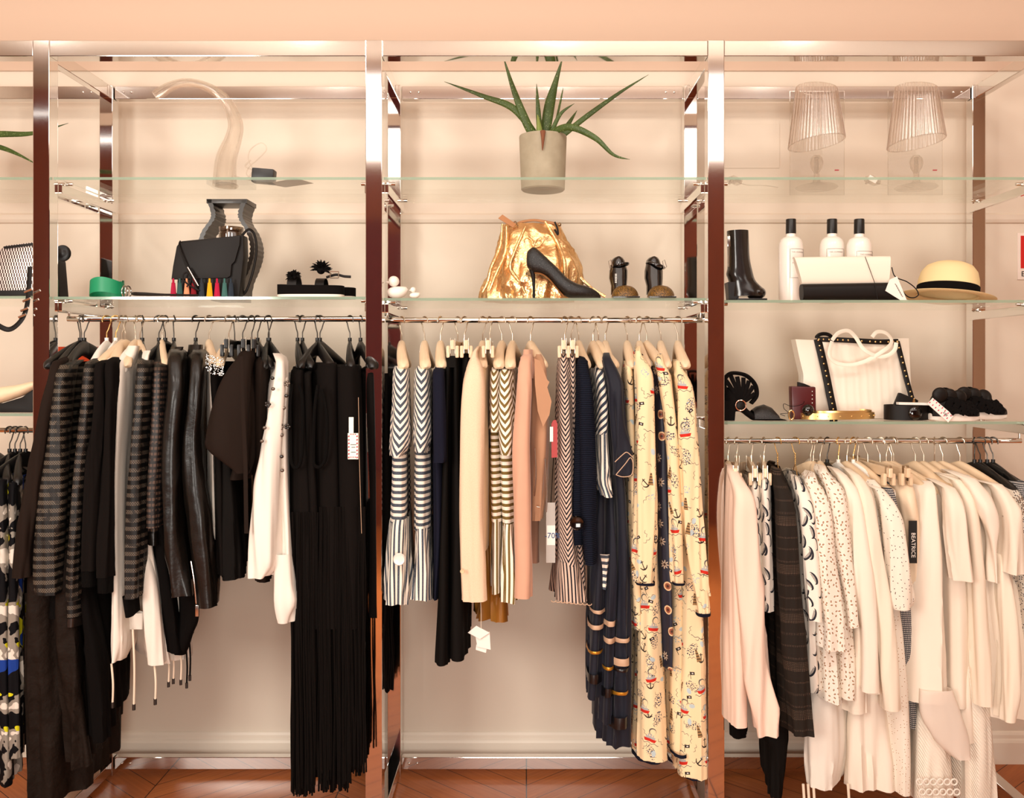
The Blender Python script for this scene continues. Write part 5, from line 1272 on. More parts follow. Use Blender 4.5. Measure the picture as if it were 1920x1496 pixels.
# --- far left: woven bag, black disc charm bag, strap, hat
t = thing('woven_bag', 'metallic woven shoulder bag with black leather strap at the left edge', 'bag', atz(10, .10, ZM[0]))
wv = M('metallic weave', '#8a7468', .35, metal=.5, fn=lambda q: q.mix(q.gr(q.m('ADD', q.m('SINE', q.m('MULTIPLY', q.m('ADD', q.uv()[0], q.m('MULTIPLY', q.m('FLOOR', q.m('DIVIDE', q.uv()[1], .011)), .003)), 800)), q.m('MULTIPLY', q.noise(q.uvv(), 300, 1), 1.0)), .55), lin('#3a241c'), lin('#d9ccc4')))
z0 = ZM[0]+.001
quadslab([(-60, 468), (0, 468), (8, 460), (72, 452), (72, 545), (-60, 552)], .05, .09, wv, 'body', t, .006)
quadslab([(6, 462), (70, 454), (72, 458), (7, 466)], .044, .052, black_l, 'top_edge', t, .001)
quadslab([(-60, 546), (72, 543), (72, 553), (-60, 556)], .048, .092, black_l, 'base_panel', t, .001)
m = MB(); tube(m, smoothpts(Wp((56, 500, .03), (54, 540, .01), (50, 575, -.01), (40, 600, -.015), (20, 617, -.015), (0, 612, -.015), (-30, 590, .0)), 6), .0075, 8, flat=(.25, 1)); m.build('strap', black_l, t)
m = MB()
for p in ((53, 545), (50, 562), (46, 580), (42, 592)): tube(m, [W(p[0]-7, p[1]+3, -.022), W(p[0]+7, p[1]-3, -.022)], .0035, 8)
m.build('strap_link', silverb, t)
t = thing('disc_charm_bag', 'narrow black bag with round black disc charm beside the left post', 'bag', atz(100, .2, ZM[0]))
quadslab([(88, 458), (100, 462), (106, 490), (112, 575), (84, 575)], .20, .26, black_l, 'body', t, .004)
c = W(118, 475, .15); m = MB(); lathe(m, [(0, -.004), (.020, -.004), (.025, -.002), (.026, .002), (.024, .005), (.016, .004), (.010, .006), (.004, .008), (0, .008)], (0, 0, 0), 32)
m.xf(Matrix.Translation(c) @ Euler((PI/2, 0, 0)).to_matrix().to_4x4()); m.build('disc_charm', black_pl, t)
m = MB(); tube(m, smoothpts(Wp((92, 458, .19), (104, 464, .16), (112, 470, .15)), 4), .002, 6); m.build('charm_cord', black_l, t)
t = thing('green_pouch', 'small dark green pouch edge beside the left post', 'pouch', atz(88, .06, ZM[1]))
z0 = ZM[1]+.001
quadslab([(84, 520), (94, 520), (94, 575), (84, 575)], .10, .15, greenl, 'body', t, .003)
z0 = ZL[0]+.001
t = thing('cream_pouch', 'slouchy cream and black clutch on the low left shelf', 'bag', atz(0, .10, ZL[0]))
quadslab([(-110, 750), (0, 757), (40, 745), (72, 722), (80, 776), (-110, 776)], .05, .09, black_l, 'base', t, .004)
m = MB(); rings = []
for i in range(14):
    f = i/13; px = -110+190*f; top = [735, 733, 732, 730, 729, 727, 727, 727, 724, 722, 720, 716, 713, 711][i]; bot = [770, 768, 766, 764, 762, 760, 757, 756, 753, 748, 742, 735, 728, 722][i]
    cz = (WZ(top, .04)+WZ(bot, .04))/2; hz = (WZ(top, .04)-WZ(bot, .04))/2
    rings.append([Vector((WX(px, .04), .06+.026*math.cos(a), cz+hz*math.sin(a)*(1+.05*math.sin(i*2)))) for a in [2*PI*j/20 for j in range(20)]])
loft(m, rings); m.build('flap', M('cream soft leather', '#e9cfac', .6, bump=(25, .6, .004)), t)
# --- white toy ducks
def duck(px, Y, s, d):
    b = atz(px, Y, ZM[2]+.0005); t = thing('toy_duck', d, 'toy', b, 'white toy ducks')
    m = MB(); rings = []
    for k in range(13):
        f = -1+k/6; r = math.sqrt(max(.0, 1-f*f)); rings.append([b+Vector((f*.030*s, r*.020*s*math.cos(a), .017*s+r*.017*s*math.sin(a)+(.008*s*max(0, f)**2))) for a in [2*PI*j/20 for j in range(20)]])
    loft(m, rings); m.build('body', white_soft, t)
    m = MB(); ell(m, b+Vector((-.010*s, 0, .048*s)), (.0155*s, .0145*s, .0150*s), 18, 12); m.build('head', white_soft, t)
    m = MB(); ell(m, b+Vector((-.024*s, 0, .045*s)), (.009*s, .007*s, .0035*s), 12, 6); m.build('beak', white_soft, t)
duck(745, .05, 1.08, 'large white toy duck at the left end of the shelf'); duck(778, .05, .55, 'small white toy duck right of the large one')
# --- gold bucket bag
t = thing('bucket_bag', 'crumpled metallic gold bucket bag with tan handle', 'bag', atz(1000, .17, ZM[2]))
zb = ZM[2]+.001
lv = [(418, 936, 1052, .12, .25), (440, 931, 1062, .10, .27), (470, 925, 1086, .085, .285), (500, 917, 1094, .075, .295), (525, 908, 1092, .07, .30), (545, 902, 1086, .07, .30), (560, 900, 1080, .07, .30)]
m = piece(lv, seed=41, fold=.012, freq=22, e=.8, n=120, step=.006, vf=5, hem=0, bottom=True, flare=.6, taper=.1)
zmin = min(p.z for p in m.v)
for p in m.v: p.z = max(zb, p.z)
m.build('body', goldl, t, ang=70)
for pts in (((942, 420), (938, 460), (922, 500), (914, 530), (905, 548)), ((985, 425), (962, 480), (958, 505), (975, 530), (985, 550)), ((1022, 415), (1045, 455), (1058, 490), (1060, 525), (1076, 540)), ((950, 424), (948, 470), (930, 515), (918, 545))):
    m = MB(); Q = smoothpts([tuple(W(x, y, .072 if y > 470 else .098)) for x, y in pts], 7); tube(m, Q, [.0035+.003*math.sin(PI*i/len(Q)) for i in range(len(Q))], 10); m.build('pleat', goldl, t)
for s in (-1, 1):
    m = MB(); Q = smoothpts([tuple(W(1001+s*x, y, .088)) for x, y in ((0, 462), (5, 450), (14, 446), (18, 452), (10, 462), (2, 464))], 6); tube(m, Q, .0024, 8); m.build('bow_seam', goldl, t)
m = MB(); tube(m, smoothpts([tuple(W(x, y, .13)) for x, y in ((962, 426), (975, 417), (1000, 413), (1025, 416), (1045, 420))], 7), .004, 8, flat=(.6, 1)); m.build('handle', tanl, t)
quadslab.__defaults__
z0 = zb
quadslab([(934, 409), (942, 402), (968, 420), (962, 427)], .11, .116, tanl, 'handle_tab', t, .001)
m = MB(); tube(m, smoothpts([tuple(W(x, y, .115)) for x, y in ((960, 422), (966, 415), (970, 422), (974, 428), (962, 430))], 5), .0018, 6); ell(m, W(1049, 421, .10), (.006, .006, .006), 12, 8); m.build('ring', M('antique brass', (.35, .25, .15), .3, 1), t)
m = MB(); tube(m, smoothpts([tuple(W(x, y, .10)) for x, y in ((1040, 416), (1045, 428), (1046, 440), (1040, 430))], 5), .003, 8); m.build('strap_end', black_l, t)
m = MB(); tube(m, smoothpts([tuple(W(x, y, .08)) for x, y in ((1088, 520), (1100, 532), (1115, 545), (1135, 556))], 5), .005, 8, flat=(.35, 1)); m.build('side_strap', goldl, t)
# --- stiletto pump
def pumploft(root, secs, Y, mt, name, zc=None, n=22):
    m = MB(); rings = []
    S_ = smoothpts(secs, 5)
    for px, pt, pb, hw in S_:
        x = WX(px, Y); zt = WZ(pt, Y); zb_ = max(z0, WZ(pb, Y)); c = (zt+zb_)/2; h = (zt-zb_)/2
        rings.append([Vector((x, Y+hw*sg(math.cos(a), .8), c+h*sg(math.sin(a), .8))) for a in [2*PI*j/n for j in range(n)]])
    loft(m, rings); return m.build(name, mt, root, ang=50)
z0 = ZM[2]+.001; Y = .035
t = thing('stiletto_pump', 'black glitter pointed stiletto standing in front of gold bag', 'shoe', atz(1055, Y, z0))
pumploft(t, [(987, 484, 492, .008), (989, 472, 502, .017), (995, 466, 507, .023), (1002, 464, 512, .026), (1013, 472, 514, .028), (1028, 486, 522, .029), (1045, 502, 542, .031), (1062, 520, 556, .035), (1080, 531, 561, .037), (1098, 536, 561, .033), (1112, 542, 561, .022), (1122, 549, 560, .010), (1126, 554, 560, .003)], Y, glit, 'upper')
m = MB(); Q = [W(997, 500, Y), W(1000, 520, Y), W(1001, 540, Y), Vector((WX(1001, Y), Y, z0))]; tube(m, Q, [.011, .0058, .0042, .0045], 14); m.build('heel', black_l, t)
m = MB(); tube(m, smoothpts([W(1002, 512, Y), W(1016, 514, Y), W(1030, 524, Y), W(1046, 543, Y), W(1058, 556, Y)], 5), .004, 8, flat=(4.5, .5)); m.build('sole', tanl, t)
# --- two ankle strap sandals seen from the front
for k, (cx, lean, d) in enumerate([(1169, -6, 'black patent ankle strap shoe with gold glitter toe, left of the two'), (1236, -8, 'black patent ankle strap shoe with gold glitter toe, right of the two')]):
    Y = .06; b = atz(cx, Y, z0); t = thing('ankle_strap_shoe', d, 'shoe', b, 'gold toed ankle strap shoes')
    m = MB(); rings = []
    for i in range(12):
        f = i/11; z = z0+f*.040; r = math.sqrt(max(0, 1-f**2.2)); ww = .041*(r*.9+.1); 
        rings.append([Vector((b.x+.004+ww*sg(math.cos(a), .9)*(1 if f < .4 else 1), Y-.005+.05*r*math.sin(a)*.9, z)) for a in [2*PI*j/28 for j in range(28)]])
    loft(m, rings); m.build('toe_cap', gglit, t)
    m = MB(); box(m, b+Vector((-.037, -.05, -.0005)), b+Vector((.044, .04, .004)), .0015); m.build('sole', black_pat, t)
    m = MB(); rings = []
    for i, (py, xl, xr, yy) in enumerate([(552, cx-23, cx+8, .075), (535, cx-22, cx+8, .085), (520, cx-25, cx+10, .095), (505, cx-24, cx+11, .105), (493, cx-21, cx+8, .11), (485, cx-20, cx+6, .113), (480, cx-16, cx+3, .116), (478, cx-11, cx-2, .118)]):
        x0_, x1_ = WX(xl, Y), WX(xr, Y); c = Vector(((x0_+x1_)/2, yy, WZ(py, Y)))
        rings.append([c+Vector(((x1_-x0_)/2*math.cos(a), .028*math.sin(a), 0)) for a in [2*PI*j/24 for j in range(24)]])
    loft(m, rings); m.build('quarter', black_pat, t)
    m = MB(); yy = .1; c = W(cx-7, 497, yy); rx = .0275
    tube(m, [c+Vector((rx*math.cos(a), .030*math.sin(a), (.004+.004*k)*math.cos(a)*(1-2*k))) for a in [2*PI*j/28 for j in range(28)]], .0042, 8, closed=True, flat=(.5, 1)); m.build('ankle_strap', black_pat, t)
    bx = cx-24 if k == 0 else cx+10
    m = MB(); tube(m, [W(bx, 487, .065), W(bx+4, 500, .065), W(bx-1, 505, .065), W(bx-4, 490, .065)], .0012, 6, closed=True); m.build('buckle', silverb, t)
    if k == 0:
        m = MB()
        for j in range(6): box(m, W(cx-16, 530-j*3.0, .0520), W(cx-12.5, 528.5-j*3.0, .0525))
        m.build('side_print', paper, t, smooth=False)
    m = MB(); tube(m, [b+Vector((-.012, .055, .05)), b+Vector((-.012, .06, .0005))], [.016, .011], 14); m.build('heel', black_pat, t)
# --- ankle boot
z0 = ZM[3]+.001; Y = .07
t = thing('ankle_boot', 'black leather heeled ankle boot beside the brown chrome post', 'boot', atz(1390, Y, z0))
m = MB(); rings = []
for px, py, rx, ry, tl in smoothpts([(1383, 433, 20, .030, -.02), (1384, 460, 20, .030, 0), (1385, 485, 20.5, .031, 0), (1387, 505, 23, .032, .1), (1389, 520, 27, .033, .25), (1398, 534, 32, .035, .25), (1401, 548, 33, .038, .05), (1401, 556, 33, .038, 0)], 5):
    c = W(px, py, Y); r = rx/F*(Y+CD)
    if py > 545: c.z = max(c.z, z0+.010)
    rings.append([c+Vector((r*math.cos(a), ry*math.sin(a), -tl*r*math.cos(a)*.9)) for a in [2*PI*j/30 for j in range(30)]])
loft(m, rings, (False, True)); m.build('shaft', M('polished black boot leather', '#120d0a', .22, coat=.35, bump=(40, .25, .0015)), t, ang=60)
m = MB(); ell(m, Vector((WX(1417, Y), Y, z0+.024)), (.030, .036, .021), 20, 12); m.build('toe', M('polished black toe leather', '#120d0a', .2, coat=.4), t)
m = MB(); box(m, Vector((WX(1378, Y), Y-.03, z0)), Vector((WX(1434, Y), Y+.03, z0+.006)), .002); m.build('sole', black_pl, t)
m = MB(); loft(m, [[Vector((WX(1373, Y)+sx*.017*s, Y+sy*.022*s, z)) for sx, sy in ((-1, -1), (1, -1), (1, 1), (-1, 1))] for z, s in ((z0, .85), (z0+.055, 1.1))]); m.build('heel', black_pl, t, smooth=False)
m = MB(); tube(m, Wp((1367, 440, .045), (1366, 500, .045)), .0014, 6); box(m, W(1364, 462, .040), W(1369, 443, .043), .001); m.build('zip', silverb, t)
# --- white bottles
for k, (px, Y, capy, d) in enumerate([(1483, .16, 411, 'white bottle with black cap left of the other two, full label showing'), (1560, .17, 411, 'white bottle with black cap directly behind the clutch centre'), (1611, .12, 411, 'white bottle with black cap rightmost, behind the clutch end')]):
    z0 = ZM[3]+.0005; b = atz(px, Y, z0); t = thing('bottle', d, 'bottle', b, 'white bottles with black caps')
    H = WZ(capy, Y)-z0; R = .0375; cap = .040
    hn = H-cap-.004; hb = hn-.012
    m = MB(); lathe(m, [(0, 0), (R*.96, 0), (R, .004), (R, hb-.035), (R*.97, hb-.022), (R*.86, hb-.010), (R*.66, hb-.002), (.016, hb), (.0145, hb+.003), (.0145, hn), (0, hn)], b, 44); m.build('body', M('white bottle plastic', '#f6ebe0', .25, coat=.3) if k == 0 else bpy.data.materials['white bottle plastic'], t)
    m = MB(); lathe(m, [(.0155, hn-.002), (.0158, hn+.002), (.0155, H-.002), (.0145, H), (0, H)], b, 32, rib=None); m.build('cap', black_pl, t)
    # label: thin border frame and print wrapped on the curved front
    a0 = {0: (1.0, -.35), 1: (.62, -.78), 2: (.65, -1.0)}[k]
    zt = b.z+hb-.035-.006+{0: 0, 1: 0, 2: -.006}[k]; zl = zt-.090
    def cyl(a, z, r=R+.0006): return Vector((b.x+math.sin(a)*r, b.y-math.cos(a)*r, z))
    lo_a, hi_a = {0: (-.35, 1.05), 1: (-.75, .82), 2: (-.55, 1.15)}[k]
    m = MB()
    tube(m, [cyl(lo_a, zt)]+[cyl(lo_a+(hi_a-lo_a)*i/12, zt) for i in range(1, 12)]+[cyl(hi_a, zt), cyl(hi_a, (zt+zl)/2), cyl(hi_a, zl)]+[cyl(hi_a-(hi_a-lo_a)*i/12, zl) for i in range(1, 12)]+[cyl(lo_a, zl), cyl(lo_a, (zt+zl)/2)], .00055, 5, closed=True)
    m.build('label_border', M('grey print', '#8b7f77', .7) if k == 0 else bpy.data.materials['grey print'], t)
    for j, (s, sz, dz) in enumerate((('THE LAUNDRESS', .0058, .012), ('ALL', .009, .032), ('ALTERNATIVE', .0075, .046))):
        tb = text_mb(s, sz, (0, 0, 0), depth=.0002); mid = (lo_a+hi_a)/2
        if j: xs = [v.x for v in tb.v]; sh = -R*(hi_a-lo_a)/2+.006-min(xs)
        else: sh = 0
        tb.v = [cyl(mid+(v.x+sh)/R, zt-dz+v.z, R+.0007-v.y) for v in tb.v]
        tb.build('label_print', M('faint grey print', '#b3a79f', .7) if (k == 0 and j == 0) else bpy.data.materials['faint grey print'], t, smooth=False)
# --- clutch
z0 = ZM[3]+.001
t = thing('clutch_bag', 'white clutch with black base standing in front of the bottles', 'bag', atz(1585, .06, z0))
def bulge(pts_top, pts_bot, yc, dep, mt, name, root, n=24):
    m = MB(); rings = []
    for (xt, yt), (xb, yb) in zip(pts_top, pts_bot):
        T = W(xt, yt, yc); B = W(xb, yb, yc); B.z = max(B.z, z0); c = (T+B)/2; ax = (T-B)/2
        rings.append([c+ax*sg(math.sin(a), .75)+Vector((0, dep*sg(math.cos(a), .75), 0)) for a in [2*PI*j/n for j in range(n)]])
    loft(m, rings); return m.build(name, mt, root, ang=50)
def lerp2(a, b, n): return [(a[0]+(b[0]-a[0])*i/n, a[1]+(b[1]-a[1])*i/n) for i in range(n+1)]
bulge(lerp2((1488, 482), (1668, 480), 10), lerp2((1503, 534), (1664, 532), 10), .05, .013, white_l, 'upper_panel', t)
bulge(lerp2((1502, 533), (1662, 530), 10), lerp2((1503, 565), (1690, 565), 10), .05, .022, black_l, 'base_panel', t)
m = MB(); tube(m, Wp((1622, 481, .036), (1640, 530, .030)), .0009, 6); tube(m, Wp((1640, 530, .027), (1646, 563, .027)), .0009, 6); m.build('seam', black_l, t)
m = MB(); tube(m, smoothpts([tuple(W(x, y, .035)) for x, y in ((1672, 501), (1676, 515), (1684, 522), (1700, 528), (1716, 540), (1722, 552), (1714, 558), (1702, 556), (1692, 545), (1682, 522))], 6), .0017, 8); m.build('wrist_loop', black_l, t)
m = MB(); y = .025; prism(m, [(WX(a, y), WZ(c, y)) for a, c in ((1668, 524), (1682, 518), (1700, 562), (1692, 565), (1660, 545))], y, y+.0008); tg = m.build('price_tag', paper, t, smooth=False)
m = MB()
for j in range(6):
    box(m, W(1677+j*2.2, 535+j*4, y-.0006), W(1683+j*2.2, 533.5+j*4, y-.0001), rot=Euler((0, .9, 0)))
m.build('tag_print', M('light grey print', '#9a8f86', .7), tg, smooth=False)
# --- straw hat
c = Vector((WX(1776, .14), .14, ZM[3]))
t = thing('straw_hat', 'cream straw hat with black band resting tilted', 'hat', c)
Rt = Euler((math.radians(-4), math.radians(7), 0)).to_matrix().to_4x4(); Tt = Matrix.Translation(c+Vector((0, 0, .020))) @ Rt
Hh = .107
m = MB(); lathe(m, [(.088, 0), (.088, .02), (.086, .05), (.080, .075), (.066, .094), (.045, .104), (.02, Hh), (0, Hh)], (0, 0, 0), 48, sy=1.1); m.xf(Tt); m.build('crown', strawm, t)
m = MB(); lathe(m, [(.0885, .004), (.0895, .006), (.0890, .029), (.0875, .031)], (0, 0, 0), 48, sy=1.1); m.xf(Tt); m.build('band', suedeb, t)
m = MB(); lathe(m, [(.086, .004), (.100, -.002), (.120, -.006), (.138, -.004), (.140, -.002), (.138, -.001), (.120, -.003), (.100, .001), (.086, .007)], (0, 0, 0), 56, sy=.98); m.xf(Tt)
for p in m.v: p.z = max(p.z, ZM[3]+.001)
m.build('brim', strawm, t)
# ================= low shelf, right bay
z0 = ZL[3]+.001; Y = .06
t = thing('heeled_sandal', 'black fan strap heeled sandal with rose gold ring', 'shoe', atz(1410, Y, z0))
fan = []
m = MB(); tube(m, smoothpts([tuple(W(x, y, Y)) for x, y in ((1362, 745), (1358, 715), (1368, 701), (1385, 700), (1402, 706), (1416, 722), (1418, 742), (1408, 756))], 6), .0085, 10, flat=(2.2, .7)); m.build('ankle_strap', suedeb, t)
for x, y in ((1360, 712), (1370, 704), (1382, 706), (1394, 708), (1404, 714), (1412, 724), (1415, 738)):
    m = MB(); Q = [W(1388, 757, Y-.018), W((1388+x)/2+2, (757+y)/2, Y-.022), W(x, y, Y-.012)]; tube(m, smoothpts(Q, 4), [.0045]*3+[.006]*3+[.0068]*3, 8, flat=(.3, 1)); m.build('fan_strap', suedeb, t)
m = MB(); c = W(1389, 760, Y-.034); tube(m, [c+Vector((.0155*math.cos(a), 0, .0155*math.sin(a))) for a in [2*PI*j/24 for j in range(24)]], .0018, 8, closed=True); m.build('ring', rosegold, t)
m = MB(); ell(m, c+Vector((0, .006, 0)), (.0145, .004, .0145), 16, 8); m.build('ring_backing', black_l, t)
pumploft(t, [(1358, 730, 782, .016), (1366, 726, 776, .026), (1376, 738, 772, .028), (1388, 752, 772, .026), (1402, 768, 782, .027), (1418, 779, 792, .030), (1436, 783, 794, .034), (1456, 784, 794, .034), (1470, 786, 794, .022), (1475, 788, 793, .010)], Y, suedeb, 'footbed')
m = MB(); loft(m, [[Vector((WX(1365, Y)+sx*.017*s, Y+sy*.024*s, z)) for sx, sy in ((-1, -1), (1, -1), (1, 1), (-1, 1))] for z, s in ((z0, .9), (z0+.06, 1.15))]); m.build('heel', suedeb, t, smooth=False)
m = MB(); rings = []
for px, top in ((1410, 768), (1418, 762), (1432, 758), (1446, 764), (1456, 776), (1458, 786)):
    rings.append([Vector((WX(px, Y), Y+.036*math.cos(a), z0+.006+(WZ(top, Y)-z0-.006)*math.sin(a))) for a in [PI*j/16 for j in range(17)]])
loft(m, rings, (False, False), closed=False); m.build('toe_strap', glit, t)
# wallet, charm
Y = .10
t = thing('studded_pouch', 'dark red studded pouch leaning on the white tote', 'bag', atz(1507, Y, z0))
quadslab([(1484, 724), (1530, 725), (1531, 800), (1486, 800)], Y, Y+.035, burl, 'body', t, .005)
m = MB()
for j in range(7): ell(m, W(1523, 734+j*7.2, Y-.001), (.0026, .002, .0026), 10, 6)
m.build('stud', silverb, t)
quadslab([(1497, 716), (1508, 719), (1520, 724), (1518, 727), (1497, 725)], Y+.005, Y+.02, black_l, 'bow', t, .001)
t = thing('black_bead_charm', 'glossy black round bead in front of the dark red pouch', 'charm', atz(1515, .07, z0))
m = MB(); ell(m, W(1515, 769, .075), (.018, .016, .018), 20, 14); m.build('bead', blackgloss, t)
m = MB(); tube(m, smoothpts([tuple(W(x, y, .08)) for x, y in ((1508, 752), (1504, 758), (1485, 762), (1470, 757), (1470, 766), (1478, 774), (1463, 776), (1472, 780))], 5), .0009, 6); m.build('cord', blk, t)
# tote
Y = .20; zt0 = z0
t = thing('white_tote', 'white quilted tote with black studded trim and two handles', 'bag', atz(1605, Y, z0))
m = MB(); rings = []
TP = [(1492, 634, 1508, 782), (1497, 633, 1506, 783)]
tl, tr, bl, br = (1493, 634), (1708, 638), (1510, 800), (1714, 800)
def edge(f, px_top, px_bot): pass
N = 40
for i in range(N+1):
    f = i/N; ring = []
    bulges = .045*math.sin(PI*min(1, max(0, f)))**.5
    for j in range(25):
        g = j/24
        xl = [1493, 1500, 1508, 1507, 1511, 1527][min(5, int(g*5))]; xl2 = [1500, 1508, 1507, 1511, 1527, 1530][min(5, int(g*5))]; fr = g*5-int(g*5)
        L_ = xl+(xl2-xl)*fr; Rr = 1706+8*g
        px = L_+(Rr-L_)*f; py = 636+(803-636)*g+2*math.sin(f*5)
        p = W(px, py, Y-.02); p.z = max(p.z, z0)
        p.y = Y-.012-.028*math.sin(PI*f)**.6*(.4+.6*g)
        if .2 < f < .93: p.y -= .0045*abs(math.sin((f-.2)*PI*18/.73))
        ring.append(p)
    back = [Vector((p.x*.99+.006, Y+.03+.03*math.sin(PI*f)**.6*(k/24), p.z)) for k, p in enumerate(ring)][::-1]
    rings.append(ring+back)
loft(m, rings); m.build('body', white_l, t, ang=60)
def trim(pts, w, name, studs):
    m = MB(); Q = smoothpts([tuple(W(x, y, yy)) for x, y, yy in pts], 8); tube(m, Q, w, 8, flat=(.25, 1)); o = m.build(name, black_l, t)
    m = MB(); L_ = len(Q)
    for k in range(studs):
        p = Vector(Q[int((k+.5)*L_/studs)]); ell(m, p+Vector((0, -.0035, 0)), (.0032, .0022, .0032), 10, 6)
    m.build('stud', gold, o)
trim([(1533, 636, .178), (1540, 665, .165), (1548, 700, .155), (1556, 740, .148), (1562, 770, .145), (1563, 790, .145)], .0125, 'studded_trim', 15)
trim([(1682, 640, .176), (1692, 680, .165), (1702, 720, .155), (1712, 755, .15), (1718, 775, .15)], .0085, 'studded_trim', 13)
trim([(1532, 636, .178), (1570, 637, .168), (1610, 639, .160), (1650, 641, .165), (1684, 640, .176)], .0080, 'studded_trim', 14)
m = MB(); c = W(1545, 634, .20); tube(m, [c+Vector((.024*math.cos(a), 0, .014*math.sin(a))) for a in [PI*j/12 for j in range(13)]], .006, 8); m.build('lining', black_l, t)
for pts in (((1560, 640), (1555, 665), (1568, 680), (1595, 684), (1625, 676), (1660, 655), (1672, 640), (1662, 625), (1645, 622), (1635, 632)), ((1560, 638), (1572, 624), (1590, 620), (1604, 632), (1620, 655), (1645, 668), (1665, 666), (1678, 655), (1680, 642))):
    m = MB(); tube(m, smoothpts([tuple(W(x, y, .125 if y > 640 else .15)) for x, y in pts], 7), .0062, 10, flat=(.25, 1)); m.build('handle', white_l, t)
# gold belt, coiled
t = thing('gold_belt', 'gold studded belt coiled along the shelf front', 'belt', atz(1565, .07, z0))
m = MB(); P = []
for k in range(70):
    f = k/69; a = PI*.75+f*2*PI*1.75; rx = .115-.035*f; ry = .050-.014*f
    P.append(Vector((WX(1572, .09)+rx*math.cos(a)+(.02*f), .085+ry*math.sin(a)+.01, z0+.010+.012*f)))
rings = []
for i, p in enumerate(P):
    tn = (P[min(i+1, 69)]-P[max(i-1, 0)]).normalized(); nn = Vector((-tn.y, tn.x, 0))*.0014
    rings.append([p+nn+Vector((0, 0, -.0095)), p-nn+Vector((0, 0, -.0095)), p-nn+Vector((0, 0, .0095)), p+nn+Vector((0, 0, .0095))])
loft(m, rings); o = m.build('strap', goldb, t, ang=50)
m = MB()
for k in range(0, 68, 2):
    p = P[k]; tn = (P[k+1]-P[k]).normalized(); nn = Vector((-tn.y, tn.x, 0))
    if nn.y > 0: nn = -nn
    ell(m, p+nn*.0025, (.0020, .0020, .0020), 8, 5)
m.build('stud', gold, o)
m = MB(); c = atz(1484, .06, z0+.016); tube(m, [c+Vector((.008*math.cos(a), .002, .014*math.sin(a))) for a in [2*PI*j/18 for j in range(18)]], .0024, 8, closed=True); m.build('buckle', gold, t)
# black rolled belt with ball
c = atz(1699, .085, z0); t = thing('black_belt', 'rolled glossy black wide belt with round bead', 'belt', c)
m = MB(); rings = []
for k in range(49):
    a = 2*PI*k/48; x, y = .066*math.cos(a), .048*math.sin(a)
    rings.append([c+Vector((x, y, .001)), c+Vector((x*.95, y*.95, .001)), c+Vector((x*.95, y*.95, .046)), c+Vector((x, y, .046))])
loft(m, rings, (False, False)); m.build('strap', black_l, t, ang=35)
m = MB(); ell(m, c+Vector((.007, -.046, .023)), (.021, .010, .022), 20, 14); m.build('bead', blackgloss, t)
m = MB(); ell(m, c+Vector((0, -.049, .0035)), (.004, .003, .003), 8, 6)
t = thing('card_case', 'small black case with gold bar propped inside the rolled belt', 'case', c+Vector((-.004, 0, .03)))
Rr = Euler((0, math.radians(22), 0)); cc = c+Vector((-.004, -.006, .052))
box(MB(), cc-Vector((.032, .008, .022)), cc+Vector((.032, .008, .022)), .005, Rr).build('body', black_l, t)
m = MB(); box(m, cc+Vector((.014, -.0095, -.018))+Vector((0, 0, -.003)), cc+Vector((.022, -.0075, .018))+Vector((0, 0, -.003)), .001, Rr); m.build('gold_bar', gold, t)
t = thing('white_card', 'white blank card lying across the rolled black belt', 'card', c+Vector((.01, -.02, .047)))
box(MB(), c+Vector((-.036, -.035, .0465)), c+Vector((.062, -.012, .054)), .0008, Euler((0, .02, 0))).build('card', paper, t, smooth=False)
